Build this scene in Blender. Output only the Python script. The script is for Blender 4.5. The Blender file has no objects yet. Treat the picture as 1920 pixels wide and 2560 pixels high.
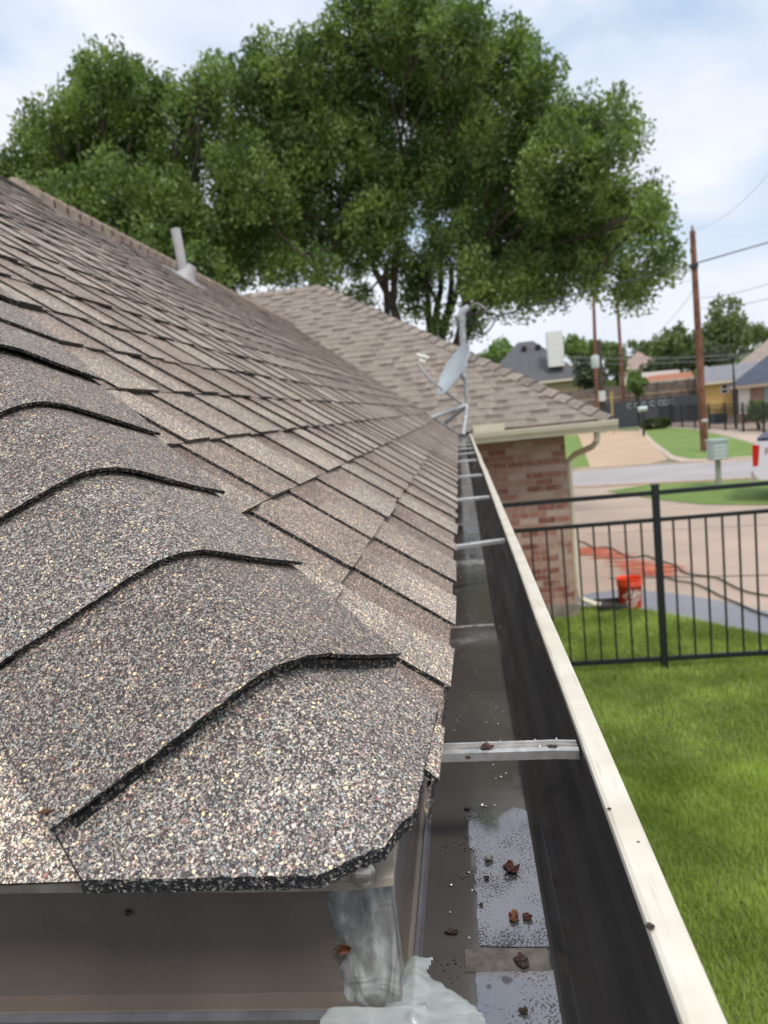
import bpy, math, random
import numpy as np
from mathutils import Vector, Matrix, noise
R = math.radians
random.seed(7)
rng = np.random.default_rng(11)

# ------------------------------------------------------------------ camera, world, sun, exposure
scene = bpy.context.scene
CAMH = 2.6
YAW, PITCH, ROLL, FPX = R(6.5), R(7.3), R(5.8), 1850.0
fw = Vector((-math.sin(YAW) * math.cos(PITCH), math.cos(YAW) * math.cos(PITCH), -math.sin(PITCH)))
rt = Vector((math.cos(YAW), math.sin(YAW), 0))
up = rt.cross(fw)
CR = math.cos(ROLL) * rt - math.sin(ROLL) * up
CU = math.sin(ROLL) * rt + math.cos(ROLL) * up
CPOS = Vector((0, 0, CAMH))
cd = bpy.data.cameras.new("camera")
cam = bpy.data.objects.new("camera", cd)
scene.collection.objects.link(cam)
cam.matrix_world = Matrix(((CR.x, CU.x, -fw.x, 0), (CR.y, CU.y, -fw.y, 0), (CR.z, CU.z, -fw.z, CAMH), (0, 0, 0, 1)))
cd.sensor_fit = 'VERTICAL'
cd.sensor_height = 36.0
cd.sensor_width = 27.0
cd.lens = 36.0 * FPX / 2560
cd.clip_start = 0.01
cd.clip_end = 3000
cd.dof.use_dof = True
cd.dof.focus_distance = 0.62
cd.dof.aperture_fstop = 9.5
scene.camera = cam

SUN_EL, SUN_AZ = R(58), R(150)      # azimuth of the sun, clockwise from +Y
world = bpy.data.worlds.new("World")
scene.world = world
world.use_nodes = True
wn, wl = world.node_tree.nodes, world.node_tree.links
wn.clear()
wo = wn.new("ShaderNodeOutputWorld")
bg = wn.new("ShaderNodeBackground")
bg.inputs[1].default_value = 0.1
sky = wn.new("ShaderNodeTexSky")
sky.sky_type = 'NISHITA'
sky.sun_disc = False
sky.sun_elevation = SUN_EL
sky.sun_rotation = SUN_AZ
sky.air_density = 1.0
sky.dust_density = 2.0
tc = wn.new("ShaderNodeTexCoord")
mp = wn.new("ShaderNodeMapping")
mp.inputs['Scale'].default_value = (1.0, 1.0, 2.2)
mp.inputs['Location'].default_value = (3.1, 0.4, 0.6)
nz = wn.new("ShaderNodeTexNoise")
nz.inputs['Scale'].default_value = 2.6
nz.inputs['Detail'].default_value = 5
nz.inputs['Roughness'].default_value = 0.45
nz.inputs['Distortion'].default_value = 0.4
rp = wn.new("ShaderNodeValToRGB")
rp.color_ramp.elements[0].position = 0.36
rp.color_ramp.elements[0].color = (0.12, 0.12, 0.12, 1)
rp.color_ramp.elements[1].position = 0.53
rp.color_ramp.elements[1].color = (0.97, 0.97, 0.97, 1)
nz2 = wn.new("ShaderNodeTexNoise")
nz2.inputs['Scale'].default_value = 3.2
nz2.inputs['Detail'].default_value = 4
cr = wn.new("ShaderNodeValToRGB")
cr.color_ramp.elements[0].position = 0.36
cr.color_ramp.elements[0].color = (7.4, 7.9, 8.9, 1)
cr.color_ramp.elements[1].position = 0.66
cr.color_ramp.elements[1].color = (9.0, 9.2, 9.9, 1)
skb = wn.new("ShaderNodeMix")
skb.data_type = 'RGBA'
skb.blend_type = 'MULTIPLY'
skb.inputs[0].default_value = 1.0
skb.inputs[7].default_value = (1.5, 1.5, 1.45, 1)
mx = wn.new("ShaderNodeMix")
mx.data_type = 'RGBA'
wl.new(tc.outputs['Generated'], mp.inputs[0])
wl.new(mp.outputs[0], nz.inputs['Vector'])
wl.new(mp.outputs[0], nz2.inputs['Vector'])
wl.new(nz.outputs[0], rp.inputs[0])
wl.new(nz2.outputs[0], cr.inputs[0])
wl.new(rp.outputs[0], mx.inputs[0])
wl.new(sky.outputs[0], skb.inputs[6])
gap = wn.new("ShaderNodeMix")
gap.data_type = 'RGBA'
gap.inputs[0].default_value = 0.7
gap.inputs[7].default_value = (4.9, 6.6, 8.6, 1)
wl.new(skb.outputs[2], gap.inputs[6])
wl.new(gap.outputs[2], mx.inputs[6])
wl.new(cr.outputs[0], mx.inputs[7])
wl.new(mx.outputs[2], bg.inputs[0])
wl.new(bg.outputs[0], wo.inputs[0])

sd = bpy.data.lights.new("sun", 'SUN')
sd.energy = 1.5
sd.angle = R(12)
sd.color = (1.0, 0.95, 0.87)
sun = bpy.data.objects.new("sun", sd)
scene.collection.objects.link(sun)
sdir = Vector((math.sin(SUN_AZ) * math.cos(SUN_EL), math.cos(SUN_AZ) * math.cos(SUN_EL), math.sin(SUN_EL)))
sun.rotation_euler = (-sdir).to_track_quat('-Z', 'Y').to_euler()

scene.view_settings.view_transform = 'Standard'
scene.view_settings.look = 'None'
scene.view_settings.gamma = 1
scene.view_settings.exposure = 0.18
scene.cycles.use_denoising = True
scene.cycles.max_bounces = 6
scene.cycles.caustics_reflective = False
scene.cycles.caustics_refractive = False

# ------------------------------------------------------------------ helpers
def ray(px, py):
    return fw + CR * ((px - 960) / FPX) - CU * ((py - 1280) / FPX)
def on_ground(px, py, z=0.0):
    d = ray(px, py)
    return CPOS + d * ((z - CAMH) / d.z)
def at(px, py, Y):
    d = ray(px, py)
    return CPOS + d * (Y / d.y)
def ter(x, y):                       # height of the terrain: flat near the house, a gentle rise far behind
    t = max(0.0, min(1.0, (y - 56) / 60))
    return 2.6 * t * t * (3 - 2 * t) + max(0, y - 116) * 0.012

class MB:
    def __init__(s):
        s.v, s.f, s.m, s.t, s.sm = [], [], [], [], []
    def face(s, pts, m=0, tone=1.0, smooth=False):
        b = len(s.v)
        s.v.extend([tuple(p) for p in pts])
        s.f.append(tuple(range(b, b + len(pts))))
        s.m.append(m); s.t.append(tone); s.sm.append(smooth)
    def grid(s, rows, m=0, tone=1.0, smooth=True, close=False):
        b = len(s.v); n = len(rows[0])
        for r in rows:
            s.v.extend([tuple(p) for p in r])
        for i in range(len(rows) - 1):
            for j in range(n - 1 + (1 if close else 0)):
                k = (j + 1) % n
                s.f.append((b + i * n + j, b + i * n + k, b + (i + 1) * n + k, b + (i + 1) * n + j))
                s.m.append(m); s.t.append(tone); s.sm.append(smooth)
    def box(s, a, b, m=0, tone=1.0, M=None):
        x0, y0, z0 = a; x1, y1, z1 = b
        p = [Vector(q) for q in ((x0, y0, z0), (x1, y0, z0), (x1, y1, z0), (x0, y1, z0), (x0, y0, z1), (x1, y0, z1), (x1, y1, z1), (x0, y1, z1))]
        if M is not None:
            p = [M @ q for q in p]
        bb = len(s.v)
        s.v.extend([tuple(q) for q in p])
        for f in ((0, 3, 2, 1), (4, 5, 6, 7), (0, 1, 5, 4), (1, 2, 6, 5), (2, 3, 7, 6), (3, 0, 4, 7)):
            s.f.append(tuple(bb + i for i in f)); s.m.append(m); s.t.append(tone); s.sm.append(False)
    def tube(s, pts, rad, n=8, m=0, caps=True, smooth=True):
        pts = [Vector(p) for p in pts]
        if not hasattr(rad, '__len__'):
            rad = [rad] * len(pts)
        rows = []
        ref = None
        for i, p in enumerate(pts):
            t = (pts[min(i + 1, len(pts) - 1)] - pts[max(i - 1, 0)]).normalized()
            if ref is None:
                ref = t.orthogonal().normalized()
            ref = (ref - t * ref.dot(t))
            ref = ref.normalized() if ref.length > 1e-6 else t.orthogonal().normalized()
            w = t.cross(ref)
            rows.append([p + (ref * math.cos(2 * math.pi * k / n) + w * math.sin(2 * math.pi * k / n)) * rad[i] for k in range(n)])
        s.grid(rows, m, smooth=smooth, close=True)
        if caps:
            s.face(rows[0][::-1], m); s.face(rows[-1], m)
    def lathe(s, prof, c=(0, 0, 0), n=24, m=0, M=None):
        rows = []
        for r, z in prof:
            row = []
            for k in range(n):
                q = Vector((r * math.cos(2 * math.pi * k / n), r * math.sin(2 * math.pi * k / n), z))
                if M is not None:
                    q = M @ q
                row.append(q + Vector(c))
            rows.append(row)
        s.grid(rows, m, close=True)
    def prism(s, poly, lo, hi, fn, m=0):
        """poly: 2-D outline; fn(u, v, d) -> point; lo/hi = depth range"""
        A = [fn(u, v, lo) for u, v in poly]; B = [fn(u, v, hi) for u, v in poly]
        s.face(A[::-1], m); s.face(B, m)
        for i in range(len(poly)):
            j = (i + 1) % len(poly)
            s.face([A[i], A[j], B[j], B[i]], m)
    def build(s, name, mats, parent=None, loc=None):
        me = bpy.data.meshes.new(name)
        v = s.v
        if loc is not None:
            v = [(a - loc[0], b - loc[1], c - loc[2]) for a, b, c in v]
        me.from_pydata(v, [], s.f)
        if not isinstance(mats, (list, tuple)):
            mats = [mats]
        for mt in mats:
            me.materials.append(mt)
        me.polygons.foreach_set('material_index', s.m)
        me.polygons.foreach_set('use_smooth', s.sm)
        at_ = me.attributes.new('tone', 'FLOAT', 'FACE')
        at_.data.foreach_set('value', s.t)
        me.update()
        o = bpy.data.objects.new(name, me)
        scene.collection.objects.link(o)
        if loc is not None:
            o.location = loc
        if parent is not None:
            o.parent = parent
            o.matrix_parent_inverse = Matrix.Identity(4)
            if loc is None and parent.type == 'EMPTY':
                o.location = -parent_world(parent)
            elif loc is not None:
                o.location = Vector(loc) - parent_world(parent)
            elif loc is None:
                o.location = -parent_world(parent)
        return o
def parent_world(p):
    L = Vector(p.location)
    while p.parent is not None:
        p = p.parent
        L += Vector(p.location)
    return L
def tag(o, label, cat, group=None):
    o['label'] = label; o['category'] = cat
    if group:
        o['group'] = group
    return o
def empty(name, loc, label, cat, group=None):
    o = bpy.data.objects.new(name, None)
    o.empty_display_size = 0.1
    scene.collection.objects.link(o)
    o.location = loc
    return tag(o, label, cat, group)
def struct(o, kind='structure'):
    o['kind'] = kind
    return o
def quads_mesh(name, V, mat, parent=None, nper=4):
    """V: (n*nper,3) array of separate n-gons"""
    n = len(V) // nper
    me = bpy.data.meshes.new(name)
    me.vertices.add(len(V)); me.vertices.foreach_set('co', V.astype(np.float32).ravel())
    me.loops.add(len(V)); me.loops.foreach_set('vertex_index', np.arange(len(V), dtype=np.int32))
    me.polygons.add(n)
    me.polygons.foreach_set('loop_start', np.arange(0, len(V), nper, dtype=np.int32))
    me.polygons.foreach_set('loop_total', np.full(n, nper, dtype=np.int32))
    me.materials.append(mat)
    me.update(calc_edges=True)
    o = bpy.data.objects.new(name, me)
    scene.collection.objects.link(o)
    if parent is not None:
        o.parent = parent
        o.location = -parent_world(parent)
    return o

# ------------------------------------------------------------------ materials
def mat(name, col=(0.5, 0.5, 0.5), rough=0.6, metal=0.0, spec=0.5, noise_amt=0.0, noise_scale=5.0, bump=0.0, bump_scale=None, two=None, coat=0.0):
    m = bpy.data.materials.new(name)
    m.use_nodes = True
    N, L = m.node_tree.nodes, m.node_tree.links
    b = N['Principled BSDF']
    b.inputs['Base Color'].default_value = (*col, 1)
    b.inputs['Roughness'].default_value = rough
    b.inputs['Metallic'].default_value = metal
    b.inputs['Specular IOR Level'].default_value = spec
    b.inputs['Coat Weight'].default_value = coat
    if noise_amt > 0 or two is not None:
        t = N.new('ShaderNodeTexCoord')
        n = N.new('ShaderNodeTexNoise')
        n.inputs['Scale'].default_value = noise_scale
        n.inputs['Detail'].default_value = 6
        r = N.new('ShaderNodeValToRGB')
        c2 = two if two is not None else tuple(c * (1 - noise_amt) for c in col)
        c1 = col if two is not None else tuple(min(1, c * (1 + noise_amt)) for c in col)
        r.color_ramp.elements[0].position = 0.35
        r.color_ramp.elements[1].position = 0.65
        r.color_ramp.elements[0].color = (*c2, 1)
        r.color_ramp.elements[1].color = (*c1, 1)
        L.new(t.outputs['Object'], n.inputs['Vector'])
        L.new(n.outputs[0], r.inputs[0])
        L.new(r.outputs[0], b.inputs['Base Color'])
    if bump > 0:
        t2 = N.new('ShaderNodeTexCoord')
        n2 = N.new('ShaderNodeTexNoise')
        n2.inputs['Scale'].default_value = bump_scale or noise_scale
        n2.inputs['Detail'].default_value = 4
        bp = N.new('ShaderNodeBump')
        bp.inputs['Strength'].default_value = bump
        bp.inputs['Distance'].default_value = 0.01
        L.new(t2.outputs['Object'], n2.inputs['Vector'])
        L.new(n2.outputs[0], bp.inputs['Height'])
        L.new(bp.outputs[0], b.inputs['Normal'])
    return m

def math_node(N, op, a=None, b=None):
    n = N.new('ShaderNodeMath'); n.operation = op
    if a is not None: n.inputs[0].default_value = a
    if b is not None: n.inputs[1].default_value = b
    return n
def mix_node(N, L, fac, a, b, blend='MIX'):
    n = N.new('ShaderNodeMix'); n.data_type = 'RGBA'; n.blend_type = blend
    for idx, s in ((0, fac), (6, a), (7, b)):
        if hasattr(s, 'is_output'):
            L.new(s, n.inputs[idx])
        elif isinstance(s, (int, float)):
            n.inputs[idx].default_value = s
        else:
            n.inputs[idx].default_value = (*s, 1)
    return n.outputs[2]

def granule_mat(name, scale=560.0, warm=0.0, gain=1.0, maroon=True):
    """asphalt shingle: every mineral granule is one Voronoi cell with its own colour"""
    m = bpy.data.materials.new(name)
    m.use_nodes = True
    N, L = m.node_tree.nodes, m.node_tree.links
    b = N['Principled BSDF']
    t = N.new('ShaderNodeTexCoord')
    wn_ = N.new('ShaderNodeTexNoise'); wn_.inputs['Scale'].default_value = scale * 0.9; wn_.inputs['Detail'].default_value = 1
    L.new(t.outputs['Object'], wn_.inputs['Vector'])
    vm_ = N.new('ShaderNodeVectorMath'); vm_.operation = 'MULTIPLY_ADD'
    vm_.inputs[1].default_value = (1.6 / scale,) * 3
    L.new(wn_.outputs['Color'], vm_.inputs[0]); L.new(t.outputs['Object'], vm_.inputs[2])
    def stones(sc_, cols_):
        v_ = N.new('ShaderNodeTexVoronoi'); v_.feature = 'F1'; v_.inputs['Scale'].default_value = sc_
        L.new(vm_.outputs[0], v_.inputs['Vector'])
        sp_ = N.new('ShaderNodeSeparateColor'); L.new(v_.outputs['Color'], sp_.inputs[0])
        r_ = N.new('ShaderNodeValToRGB'); r_.color_ramp.interpolation = 'CONSTANT'
        e_ = r_.color_ramp.elements
        e_[0].position = 0; e_[0].color = (*cols_[0][1], 1); e_[1].position = cols_[1][0]; e_[1].color = (*cols_[1][1], 1)
        for p_, c_ in cols_[2:]:
            k_ = e_.new(p_); k_.color = (*c_, 1)
        L.new(sp_.outputs[0], r_.inputs[0])
        return v_, sp_, r_
    v, sep, r = stones(scale * 0.78, [(0.0, (0.36, 0.41, 0.42)), (0.20, (0.62, 0.54, 0.45)), (0.40, (0.56, 0.55, 0.53)), (0.54, (0.17, 0.17, 0.19)),
                                      (0.64, (0.34, 0.17, 0.16)), (0.70, (0.70, 0.50, 0.42)), (0.79, (1.0, 0.80, 0.50)), (0.93, (0.88, 0.78, 0.64))])
    vf, sepf, rf_ = stones(scale * 1.55, [(0.0, (0.07, 0.068, 0.070)), (0.30, (0.16, 0.15, 0.15)), (0.50, (0.30, 0.31, 0.30)), (0.64, (0.50, 0.41, 0.33)), (0.76, (0.22, 0.13, 0.13)), (0.85, (0.62, 0.58, 0.52))])
    seamf = N.new('ShaderNodeMapRange'); seamf.inputs[1].default_value = 0.3; seamf.inputs[2].default_value = 0.75; seamf.inputs[3].default_value = 1.0; seamf.inputs[4].default_value = 0.4
    L.new(vf.outputs['Distance'], seamf.inputs[0])
    fine_c = mix_node(N, L, 1.0, rf_.outputs[0], seamf.outputs[0], 'MULTIPLY')
    rad_ = N.new('ShaderNodeMapRange'); rad_.inputs[1].default_value = 0.25; rad_.inputs[2].default_value = 1.0; rad_.inputs[3].default_value = 0.0; rad_.inputs[4].default_value = 0.60
    L.new(sep.outputs[2], rad_.inputs[0])
    msk = math_node(N, 'LESS_THAN'); L.new(v.outputs['Distance'], msk.inputs[0]); L.new(rad_.outputs[0], msk.inputs[1])
    seam = mix_node(N, L, msk.outputs[0], fine_c, r.outputs[0])
    # blotches where granules are blended lighter / darker / worn
    n = N.new('ShaderNodeTexNoise'); n.inputs['Scale'].default_value = 9; n.inputs['Detail'].default_value = 5
    L.new(t.outputs['Object'], n.inputs['Vector'])
    nr = N.new('ShaderNodeMapRange')
    nr.inputs[1].default_value = 0.3; nr.inputs[2].default_value = 0.7; nr.inputs[3].default_value = 0.84; nr.inputs[4].default_value = 1.14
    L.new(n.outputs[0], nr.inputs[0])
    a = N.new('ShaderNodeAttribute'); a.attribute_name = 'tone'
    mu = math_node(N, 'MULTIPLY')
    L.new(nr.outputs[0], mu.inputs[0]); L.new(a.outputs['Fac'], mu.inputs[1])
    c2 = mix_node(N, L, 1.0, seam, mu.outputs[0], 'MULTIPLY')
    # purple-brown tint on the darker tabs
    tint = N.new('ShaderNodeMapRange')
    tint.inputs[1].default_value = 0.62; tint.inputs[2].default_value = 1.0; tint.inputs[3].default_value = 1.0; tint.inputs[4].default_value = 0.0
    L.new(a.outputs['Fac'], tint.inputs[0])
    tinted = mix_node(N, L, 1.0, c2, (1.04, 0.93, 0.91) if maroon else (1.0, 0.98, 0.97), 'MULTIPLY')
    c3 = mix_node(N, L, tint.outputs[0], c2, tinted)
    warm_c = mix_node(N, L, 1.0, c3, ((1.0 + warm) * gain, gain, (1.0 - warm * 1.2) * gain), 'MULTIPLY')
    L.new(warm_c, b.inputs['Base Color'])
    b.inputs['Roughness'].default_value = 0.72
    b.inputs['Specular IOR Level'].default_value = 0.35
    inv = math_node(N, 'SUBTRACT', 1.0); L.new(v.outputs['Distance'], inv.inputs[1])
    invf = math_node(N, 'MULTIPLY', b=-0.35); L.new(vf.outputs['Distance'], invf.inputs[0])
    big = math_node(N, 'MULTIPLY'); L.new(inv.outputs[0], big.inputs[0]); L.new(msk.outputs[0], big.inputs[1])
    hgt = math_node(N, 'ADD'); L.new(big.outputs[0], hgt.inputs[0]); L.new(invf.outputs[0], hgt.inputs[1])
    bp = N.new('ShaderNodeBump'); bp.inputs['Strength'].default_value = 0.9; bp.inputs['Distance'].default_value = 0.0011
    L.new(hgt.outputs[0], bp.inputs['Height']); L.new(bp.outputs[0], b.inputs['Normal'])
    return m
M_shingle = granule_mat('shingle_granules', 560, 0.085, 1.62)
M_wing = granule_mat('wing_shingle_granules', 420, 0.075, 1.25, False)
M_cap = granule_mat('cap_granules', 560, 0.045, 1.08)
def edge_mat():
    m = bpy.data.materials.new('asphalt_cut_edge'); m.use_nodes = True
    N, L = m.node_tree.nodes, m.node_tree.links
    b = N['Principled BSDF']; t = N.new('ShaderNodeTexCoord')
    v = N.new('ShaderNodeTexVoronoi'); v.inputs['Scale'].default_value = 600
    L.new(t.outputs['Object'], v.inputs['Vector'])
    s_ = N.new('ShaderNodeSeparateColor'); L.new(v.outputs['Color'], s_.inputs[0])
    r = N.new('ShaderNodeValToRGB'); r.color_ramp.interpolation = 'CONSTANT'
    e = r.color_ramp.elements
    e[0].color = (.011, .011, .012, 1); e[1].position = .62; e[1].color = (.05, .048, .05, 1)
    k = e.new(.80); k.color = (.16, .15, .14, 1); k = e.new(.92); k.color = (.34, .29, .23, 1)
    L.new(s_.outputs[0], r.inputs[0]); L.new(r.outputs[0], b.inputs['Base Color'])
    b.inputs['Roughness'].default_value = .8
    bp = N.new('ShaderNodeBump'); bp.inputs['Strength'].default_value = 1; bp.inputs['Distance'].default_value = .0015
    L.new(v.outputs['Distance'], bp.inputs['Height']); L.new(bp.outputs[0], b.inputs['Normal'])
    return m
M_asphalt_edge = edge_mat()

def gutter_mat(name, k=1.0, r0=0.16, r1=0.42, warm=1.0, gs=150, gmax=0.27, glo=0.04):
    """brown-black enamel inside of the gutter, wet film, scratches and grit"""
    m = bpy.data.materials.new(name); m.use_nodes = True
    N, L = m.node_tree.nodes, m.node_tree.links
    b = N['Principled BSDF']
    t = N.new('ShaderNodeTexCoord')
    n = N.new('ShaderNodeTexNoise'); n.inputs['Scale'].default_value = 6; n.inputs['Detail'].default_value = 7; n.inputs['Roughness'].default_value = 0.6
    L.new(t.outputs['Object'], n.inputs['Vector'])
    r = N.new('ShaderNodeValToRGB')
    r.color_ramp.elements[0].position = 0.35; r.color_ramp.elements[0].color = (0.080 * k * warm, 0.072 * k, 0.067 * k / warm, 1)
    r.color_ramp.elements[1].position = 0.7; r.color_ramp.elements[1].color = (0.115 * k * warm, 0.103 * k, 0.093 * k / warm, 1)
    L.new(n.outputs[0], r.inputs[0])
    # streaks along the run
    mp_ = N.new('ShaderNodeMapping'); mp_.inputs['Scale'].default_value = (160, 5, 60)
    L.new(t.outputs['Object'], mp_.inputs[0])
    n2 = N.new('ShaderNodeTexNoise'); n2.inputs['Scale'].default_value = 1.0; n2.inputs['Detail'].default_value = 6
    L.new(mp_.outputs[0], n2.inputs['Vector'])
    sr = N.new('ShaderNodeMapRange'); sr.inputs[1].default_value = 0.70; sr.inputs[2].default_value = 0.76; sr.inputs[3].default_value = 0; sr.inputs[4].default_value = 0.4
    L.new(n2.outputs[0], sr.inputs[0])
    c1 = mix_node(N, L, sr.outputs[0], r.outputs[0], (0.34, 0.32, 0.30))
    # grit
    v = N.new('ShaderNodeTexVoronoi'); v.inputs['Scale'].default_value = gs
    L.new(t.outputs['Object'], v.inputs['Vector'])
    n3 = N.new('ShaderNodeTexNoise'); n3.inputs['Scale'].default_value = 16; n3.inputs['Detail'].default_value = 2
    L.new(t.outputs['Object'], n3.inputs['Vector'])
    th = N.new('ShaderNodeMapRange'); th.inputs[1].default_value = 0.52; th.inputs[2].default_value = 0.75; th.inputs[3].default_value = glo; th.inputs[4].default_value = gmax
    L.new(n3.outputs[0], th.inputs[0])
    lt = math_node(N, 'LESS_THAN'); L.new(v.outputs['Distance'], lt.inputs[0]); L.new(th.outputs[0], lt.inputs[1])
    c2 = mix_node(N, L, lt.outputs[0], c1, (0.02, 0.014, 0.012))
    L.new(c2, b.inputs['Base Color'])
    rr = N.new('ShaderNodeMapRange'); rr.inputs[1].default_value = 0.35; rr.inputs[2].default_value = 0.65; rr.inputs[3].default_value = r0; rr.inputs[4].default_value = r1
    L.new(n.outputs[0], rr.inputs[0]); L.new(rr.outputs[0], b.inputs['Roughness'])
    b.inputs['Specular IOR Level'].default_value = 0.6
    bp = N.new('ShaderNodeBump'); bp.inputs['Strength'].default_value = 0.25; bp.inputs['Distance'].default_value = 0.002
    L.new(n3.outputs[0], bp.inputs['Height']); L.new(bp.outputs[0], b.inputs['Normal'])
    return m
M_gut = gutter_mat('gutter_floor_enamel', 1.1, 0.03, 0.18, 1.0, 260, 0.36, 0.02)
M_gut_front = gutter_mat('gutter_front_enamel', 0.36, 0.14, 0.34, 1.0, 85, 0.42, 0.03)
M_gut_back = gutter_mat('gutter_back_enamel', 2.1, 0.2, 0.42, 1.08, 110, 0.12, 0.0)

def lip_mat():
    m = bpy.data.materials.new('cream_enamel'); m.use_nodes = True
    N, L = m.node_tree.nodes, m.node_tree.links
    b = N['Principled BSDF']
    t = N.new('ShaderNodeTexCoord')
    n = N.new('ShaderNodeTexNoise'); n.inputs['Scale'].default_value = 14; n.inputs['Detail'].default_value = 6
    L.new(t.outputs['Object'], n.inputs['Vector'])
    r = N.new('ShaderNodeValToRGB')
    r.color_ramp.elements[0].position = 0.35; r.color_ramp.elements[0].color = (0.74, 0.66, 0.53, 1)
    r.color_ramp.elements[1].position = 0.62; r.color_ramp.elements[1].color = (0.88, 0.81, 0.68, 1)
    L.new(n.outputs[0], r.inputs[0])
    v = N.new('ShaderNodeTexVoronoi'); v.inputs['Scale'].default_value = 55
    L.new(t.outputs['Object'], v.inputs['Vector'])
    s = N.new('ShaderNodeSeparateColor'); L.new(v.outputs['Color'], s.inputs[0])
    g = math_node(N, 'GREATER_THAN', b=0.86); L.new(s.outputs[0], g.inputs[0])
    lt = math_node(N, 'LESS_THAN', b=0.075); L.new(v.outputs['Distance'], lt.inputs[0])
    mu = math_node(N, 'MULTIPLY'); L.new(g.outputs[0], mu.inputs[0]); L.new(lt.outputs[0], mu.inputs[1])
    c = mix_node(N, L, mu.outputs[0], r.outputs[0], (0.05, 0.03, 0.03))
    # scuffs running along the lip
    mp_ = N.new('ShaderNodeMapping'); mp_.inputs['Scale'].default_value = (240, 14, 240)
    L.new(t.outputs['Object'], mp_.inputs[0])
    n2 = N.new('ShaderNodeTexNoise'); n2.inputs['Scale'].default_value = 1; n2.inputs['Detail'].default_value = 5
    L.new(mp_.outputs[0], n2.inputs['Vector'])
    sr = N.new('ShaderNodeMapRange'); sr.inputs[1].default_value = 0.58; sr.inputs[2].default_value = 0.72; sr.inputs[3].default_value = 0; sr.inputs[4].default_value = 0.5
    L.new(n2.outputs[0], sr.inputs[0])
    c2 = mix_node(N, L, sr.outputs[0], c, (0.45, 0.38, 0.32))
    L.new(c2, b.inputs['Base Color'])
    b.inputs['Roughness'].default_value = 0.38
    return m
M_cream = lip_mat()
M_cream_plain = mat('cream_painted_metal', (0.80, 0.72, 0.56), 0.45, noise_amt=0.06, noise_scale=3)
M_tan_soffit = mat('tan_soffit_paint', (0.42, 0.34, 0.24), 0.6, noise_amt=0.1)
M_alu = mat('mill_aluminium', (0.80, 0.76, 0.72), 0.32, metal=0.75, noise_amt=0.14, noise_scale=90, bump=0.06, bump_scale=200)
M_sheet = mat('drip_edge_metal', (0.50, 0.42, 0.33), 0.4, metal=0.1, noise_amt=0.3, noise_scale=40)
M_screw = mat('zinc_screw', (0.62, 0.56, 0.46), 0.35, metal=0.6)
M_debris = mat('wet_leaf_debris', (0.095, 0.034, 0.020), 0.2, noise_amt=0.7, noise_scale=150, bump=0.6, bump_scale=400)
M_debris_dark = mat('rotted_leaf_debris', (0.055, 0.034, 0.024), 0.3, noise_amt=0.7, noise_scale=200, bump=0.6, bump_scale=400)
M_debris_amber = mat('amber_bud_scale', (0.13, 0.045, 0.015), 0.2, noise_amt=0.4, noise_scale=200)
M_mould = mat('grey_mould', (0.20, 0.19, 0.17), 0.8, noise_amt=0.5, noise_scale=500)

def sealant_mat(name='silicone_sealant', rot=(0, R(25), 0), sc=(30, 30, 12), gain=1.0):
    m = bpy.data.materials.new(name); m.use_nodes = True
    N, L = m.node_tree.nodes, m.node_tree.links
    b = N['Principled BSDF']
    t = N.new('ShaderNodeTexCoord')
    ma = N.new('ShaderNodeMapping'); ma.inputs['Scale'].default_value = sc; ma.inputs['Rotation'].default_value = rot
    L.new(t.outputs['Object'], ma.inputs[0])
    n = N.new('ShaderNodeTexNoise'); n.inputs['Scale'].default_value = 1.0; n.inputs['Detail'].default_value = 4; n.inputs['Distortion'].default_value = 3.5
    L.new(ma.outputs[0], n.inputs['Vector'])
    r = N.new('ShaderNodeValToRGB')
    r.color_ramp.elements[0].position = 0.30; r.color_ramp.elements[0].color = (0.20, 0.20, 0.19, 1)
    r.color_ramp.elements[1].position = 0.72; r.color_ramp.elements[1].color = (0.66, 0.68, 0.66, 1)
    k_ = r.color_ramp.elements.new(0.52); k_.color = (0.33, 0.335, 0.325, 1)
    if gain > 1:
        for e_ in r.color_ramp.elements: e_.color = (*[g_ + .28 * (c_ - .4) for g_, c_ in zip((.50, .535, .53), e_.color[:3])], 1)
    L.new(n.outputs[0], r.inputs[0]); L.new(r.outputs[0], b.inputs['Base Color'])
    b.inputs['Roughness'].default_value = 0.22
    b.inputs['Subsurface Weight'].default_value = 0.25
    b.inputs['Subsurface Scale'].default_value = 0.004
    mp_ = N.new('ShaderNodeMapping'); mp_.inputs['Scale'].default_value = (60, 60, 18)
    L.new(t.outputs['Object'], mp_.inputs[0])
    n2 = N.new('ShaderNodeTexNoise'); n2.inputs['Scale'].default_value = 0.9; n2.inputs['Detail'].default_value = 2; n2.inputs['Distortion'].default_value = 3.0
    L.new(mp_.outputs[0], n2.inputs['Vector'])
    bp = N.new('ShaderNodeBump'); bp.inputs['Strength'].default_value = 0.35 if gain <= 1 else 0.18; bp.inputs['Distance'].default_value = 0.003
    L.new(n2.outputs[0], bp.inputs['Height']); L.new(bp.outputs[0], b.inputs['Normal'])
    return m
M_seal = sealant_mat()
M_seal_white = sealant_mat('fresh_white_sealant', (0, 0, R(-38)), (11, 42, 30), 1.45)

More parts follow.
